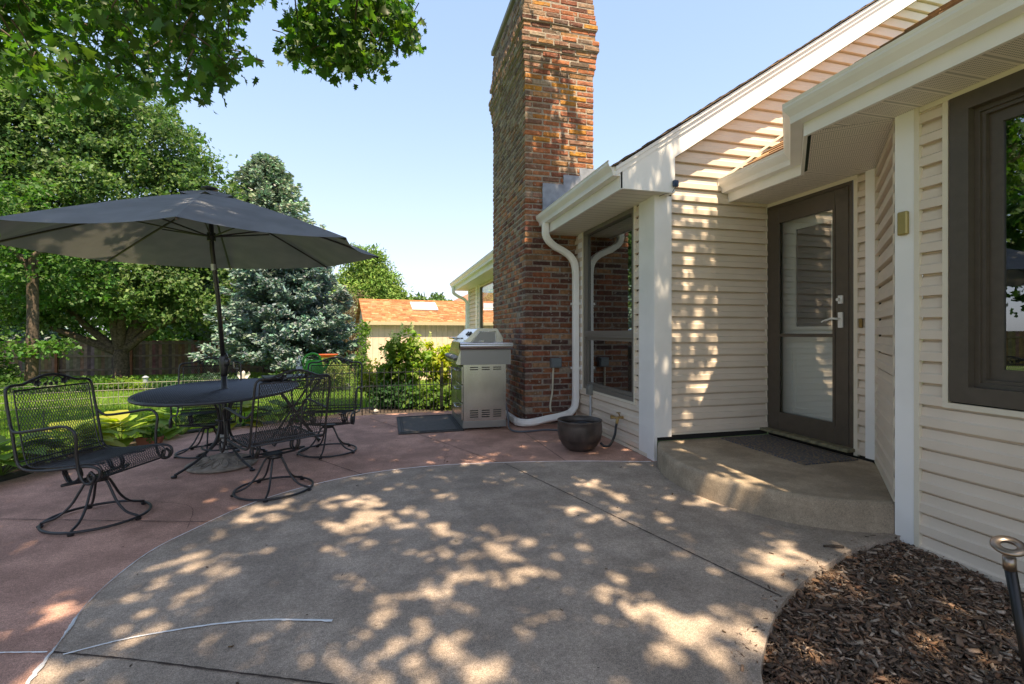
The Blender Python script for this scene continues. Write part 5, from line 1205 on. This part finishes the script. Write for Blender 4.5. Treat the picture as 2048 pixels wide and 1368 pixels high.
# hostas along the bed edge
HOST = np.array([(0, 0, 0), (.20, .12, .05), (.33, .35, .07), (.30, .62, .03), (.14, .86, -.08), (0, 1.0, -.18), (0, .7, -.03), (0, .35, .02), (-.14, .86, -.08), (-.30, .62, .03), (-.33, .35, .07), (-.20, .12, .05)], float)
HOSTF = np.array([(0, 1, 7), (1, 2, 7), (2, 6, 7), (2, 3, 6), (3, 4, 6), (4, 5, 6), (0, 7, 11), (11, 7, 10), (10, 7, 6), (10, 6, 9), (9, 6, 8), (8, 6, 5)])
def hosta(x, y, r, col, label, n=34):
    root = empty('hosta_plant', (x, y, lawn_z(x, y)+.02)); tag(root, label, 'plant', 'hostas along the patio edge')
    q = rng.uniform(0, 2*PI, n); f = np.linspace(.15, 1, n)**.7; cen = np.stack([np.cos(q)*r*f*.45, np.sin(q)*r*f*.45, .06+.22*(1.1-f)+rng.uniform(0, .05, n)], 1)
    yd = np.stack([np.cos(q), np.sin(q), .55-f*.6], 1); zd = np.stack([np.cos(q)*.3, np.sin(q)*.3, np.ones(n)], 1)
    leaves('leaves', cen, rng.uniform(.15, .24, n)*(r/.3), yd, zd, jcol(col, n, .18), HOST, HOSTF, M_LEAF2, root)
    b = MB()
    for k in range(0, n, 2): b.tube([(0, 0, 0), tuple(cen[k])], .004, 4)
    b.build('stems', mat('stem_green', (.2, .3, .06), .6), root)
hp_ = [p for p in edge[8:] if -3.7 < p[0] < -.9]; L_ = fine(hp_, .04); acc = 0; idx = 0; names = ['chartreuse hosta at the far left end of the bed', 'yellow green hosta behind the lone swivel chair', 'broad lime hosta beside the lone chair', 'lime hosta under the fence post left of the table', 'yellow hosta at the left rim of the tabletop', 'leafy yellow hosta under the table seen past the rear chair', 'golden hosta right behind the umbrella pole', 'golden hosta seen through the mesh of the front chair', 'darker green hosta left of the iron fence']
tot = len(L_)
for k in range(9):
    x, y = L_[int((k+.4)/9*tot)]; c = (.30, .37, .055) if k % 3 else (.20, .32, .06)
    if k == 8: c = (.08, .18, .03)
    hosta(x-.17, y+.14, .38+.06*random.random(), c, names[k])
    if k in (1, 4, 6): pass
planter = empty('planter_trough', (*G(300, 888), 0)); tag(planter, 'small terracotta trough planter standing by the hostas', 'planter')
b = MB(); b.prism([(-.10, 0), (.10, 0), (.12, .075), (-.12, .075)], -.04, .04, lambda u, v, w_: (u, w_, v)); b.build('trough', mat('terracotta', (.28, .10, .05), .8), planter); crown('plant', [(0, 0, .11, .10, .04, .05)], 120, .05, (.10, .20, .04), planter, clump=6, cr=.05)
# shrubs behind the iron fence
def shrub(name, loc, label, blobs, n, size, col, cat='shrub', **kw):
    r = empty(name, loc); tag(r, label, cat); b = MB(); limbs(b, (0, 0, 0), [((x[0]+random.uniform(-.2, .2), x[1], x[2]), .005) for x in blobs for _ in range(2)], .015, .08, 3); b.build('stems', M_BARK, r)
    crown('foliage', blobs, n, size, col, r, m=M_LEAF2, **kw); return r
x, y = pos(812, 9.0)
hy = shrub('hydrangea_bush', (x, y, lawn_z(x, y)), 'tall hydrangea with pale panicles in front of the shed wall', [(0, 0, .70, .30, .25, .36), (-.25, 0, 1.0, .12, .12, .22), (.12, 0, 1.16, .10, .10, .26), (-.10, 0, 1.12, .13, .12, .26), (.30, 0, .8, .12, .12, .24), (-.36, 0, .62, .14, .14, .26)], 2600, .085, (.20, .32, .055), clump=8, cr=.1, T=DIA*np.array([1.5, 1, 1]), TFc=DIAF)
def panicles(root, pts):
    for (x, y, z, h) in pts:
        P = []
        for _ in range(90): f = random.random(); q = random.random()*2*PI; rr = .055*(1-f)*random.random()**.5+.008; P.append((x+math.cos(q)*rr, y+math.sin(q)*rr, z+f*h))
        P = np.array(P); n = len(P); leaves('flower_panicle', P, rng.uniform(.014, .026, n), rand_dirs(n), rand_dirs(n), jcol((.62, .68, .36), n, .15, .05), DIA*np.array([2, 1, 1]), DIAF, M_LEAF2, root)
panicles(hy, [(-.25, -.05, 1.22, .2), (.10, -.05, 1.38, .2), (-.08, -.1, 1.34, .22), (.30, -.1, 1.02, .18), (-.38, -.1, .9, .18), (.18, -.15, 1.12, .16), (-.18, -.15, 1.18, .16)])
x, y = pos(880, 9.4)
h2 = shrub('hydrangea_bush', (x, y, lawn_z(x, y)), 'yellow green hydrangea next to the grill hood', [(0, 0, .6, .26, .2, .34), (.1, 0, .95, .12, .12, .2), (-.2, 0, .98, .08, .08, .22), (.45, 0, .9, .22, .2, .3)], 2000, .085, (.34, .42, .05), clump=8, cr=.1, T=DIA*np.array([1.5, 1, 1]), TFc=DIAF); panicles(h2, [(-.2, -.1, 1.2, .2), (-.05, -.1, 1.0, .2), (-.32, -.15, .95, .18)])
for px_, t__, w_, h, c, lb in ((790, 8.4, .42, .46, (.05, .13, .04), 'dark green bush close behind the left part of the iron fence'), (850, 8.4, .38, .44, (.15, .27, .045), 'mid green bush behind the middle of the iron fence'), (893, 8.3, .34, .42, (.13, .24, .04), 'green bush behind the iron fence beside the grill'), (755, 9.8, .35, .8, (.22, .28, .05), 'light green bush at the left corner of the iron fence')):
    x, y = pos(px_, t__); shrub('bush', (x, y, lawn_z(x, y)), lb, [(0, 0, h*.5, w_, w_*.7, h*.5), (w_*.5, 0, h*.4, w_*.6, w_*.5, h*.4)], 1300, .075, c, clump=8, cr=.1)
x, y = pos(655, 12.5); shrub('bush', (x, y, lawn_z(x, y)), 'round variegated bush seen above the farthest chair seat', [(0, 0, .42, .62, .5, .40)], 3200, .06, (.20, .26, .08), clump=8, cr=.1)
x, y = pos(745, 14.5); shrub('climbing_vine', (x-.3, y, lawn_z(x, y)), 'slender climbing vine at the left corner of the shed', [(0, 0, .6, .22, .2, .6), (.05, 0, 1.5, .14, .14, .55)], 1200, .07, (.12, .22, .04), 'vine', clump=6, cr=.1)
# flower bed plants behind the wire fence
fl = [(30, 12.4, .35, (.07, .15, .03)), (110, 12.6, .3, (.10, .19, .04)), (190, 12.8, .4, (.08, .17, .03)), (250, 13, .35, (.15, .24, .04)), (330, 13, .38, (.05, .12, .04)), (380, 13.2, .42, (.06, .14, .05)), (420, 13.4, .45, (.09, .15, .10)), (470, 13.6, .34, (.07, .15, .03)), (560, 14, .40, (.08, .16, .04)), (610, 14, .32, (.05, .12, .03))]
nm = ['farthest left', 'under the small tree', 'behind the lone chair', 'light green, at the maple foot', 'dark, right of the maple trunk', 'right of the solar light', 'silvery, left of the umbrella pole', 'right of the umbrella pole', 'beneath the blue spruce', 'beside the watering can']
for (px_, t__, h, c), lb in zip(fl, nm):
    x, y = pos(px_, t__); shrub('flower_clump', (x, y, lawn_z(x, y)), 'flower bed clump '+lb, [(0, 0, h*.5, .5, .35, h*.5), (.5, 0, h*.35, .35, .3, h*.4)], 900, .07, c, 'plant', clump=7, cr=.12)
x, y = pos(291, 11.9); s_ = empty('solar_light', (x, y, lawn_z(x, y))); tag(s_, 'small grey solar path light in the far flower bed', 'garden light'); b = MB(); b.cyl((0, 0, 0), (0, 0, .3), .012, 8); b.build('stake', M_STEEL2, s_); b = MB(); b.lathe([(0, .30), (.05, .30), (.055, .42), (.075, .43), (.02, .47), (0, .47)], n=14); b.build('lamp_head', mat('solar_grey', (.3, .33, .36), .4), s_)
x, y = pos(487, 12.2); s_ = empty('garden_statue', (x, y, lawn_z(x, y))); tag(s_, 'pale winged garden statue beyond the tabletop', 'statue'); b = MB(); b.lathe([(0, 0), (.07, 0), (.05, .06), (.035, .2), (.05, .34), (.03, .44), (.045, .50), (.03, .56), (0, .58)], n=12)
for sg in (-1, 1): b.prism([(0, .42), (sg*.12, .56), (sg*.16, .48), (sg*.08, .36)], -.01, .01, lambda u, v, w_: (u, w_, v))
b.build('figure', mat('pale_stone', (.5, .47, .45), .8), s_, True)
x, y = pos(655, 14.2); s_ = empty('planter_bowl', (x, y, lawn_z(x, y))); tag(s_, 'orange planter bowl on a dark stand beyond the farthest chair', 'planter'); b = MB(); b.lathe([(0, .85), (.12, .85), (.30, .95), (.31, .97), (0, .95)], n=20); b.build('bowl', mat('orange_bowl', (.62, .10, .02), .4), s_, True); b = MB(); b.cyl((0, 0, 0), (0, 0, .85), .03, 8); b.lathe([(0, 0), (.12, 0), (.1, .03), (0, .05)], n=12); b.build('stand', M_BLACK, s_)
x, y = pos(690, 12.8); b = MB(); b.lathe([(0, .0), (.14, 0), (.16, .08), (.10, .17), (0, .2)], (x, y, lawn_z(x, y)), 10); tag(b.build('rock', mat('white_rock', (.6, .55, .5), .9, bump=.6), smooth=True), 'pale rounded rock beside the variegated bush', 'rock')
for px_, py_ in ((748, 824), (1176, 786)):
    pass
x, y = G(752, 826); b = MB(); b.lathe([(0, .0), (.035, .005), (.04, .03), (.02, .055), (0, .06)], (x, y, 0), 10); tag(b.build('stone', mat('white_rock', (.6, .55, .5), .9), smooth=True), 'little white stone at the foot of the iron fence', 'stone')
# grass blades on the lawn
n = 150000; px_ = rng.uniform(-150, 900, n); tt = 4.8+22*rng.random(n)**1.5; a = (px_-1024)/950
X = tt*(math.sin(YAW)+a*math.cos(YAW)); Y = tt*(math.cos(YAW)-a*math.sin(YAW))
ex = np.interp(X, [p[0] for p in sorted(strip[len(edge):]+[(-9, -3)])], [p[1] for p in sorted(strip[len(edge):]+[(-9, -3)])])
keep = (Y > ex+.0) & (Y < 26.8); X, Y, tt = X[keep], Y[keep], tt[keep]; n = len(X)
Z = np.array([lawn_z(a_, c_) for a_, c_ in zip(X, Y)])
yd = rng.normal(0, .35, (n, 3)); yd[:, 2] = 1; zd = rand_dirs(n); sz = rng.uniform(.04, .075, n)*(1+tt*.015)
T = np.array([(-.10, 0, 0), (.10, 0, 0), (0, 1, .12)])
grass = leaves('grass', np.stack([X, Y, Z-.005], 1), sz, yd, zd, jcol((.19, .31, .05), n, .3), T*np.array([1.3, 1, 1]), np.array([(0, 1, 2)]), M_LEAF2); tag(grass, kind='stuff')
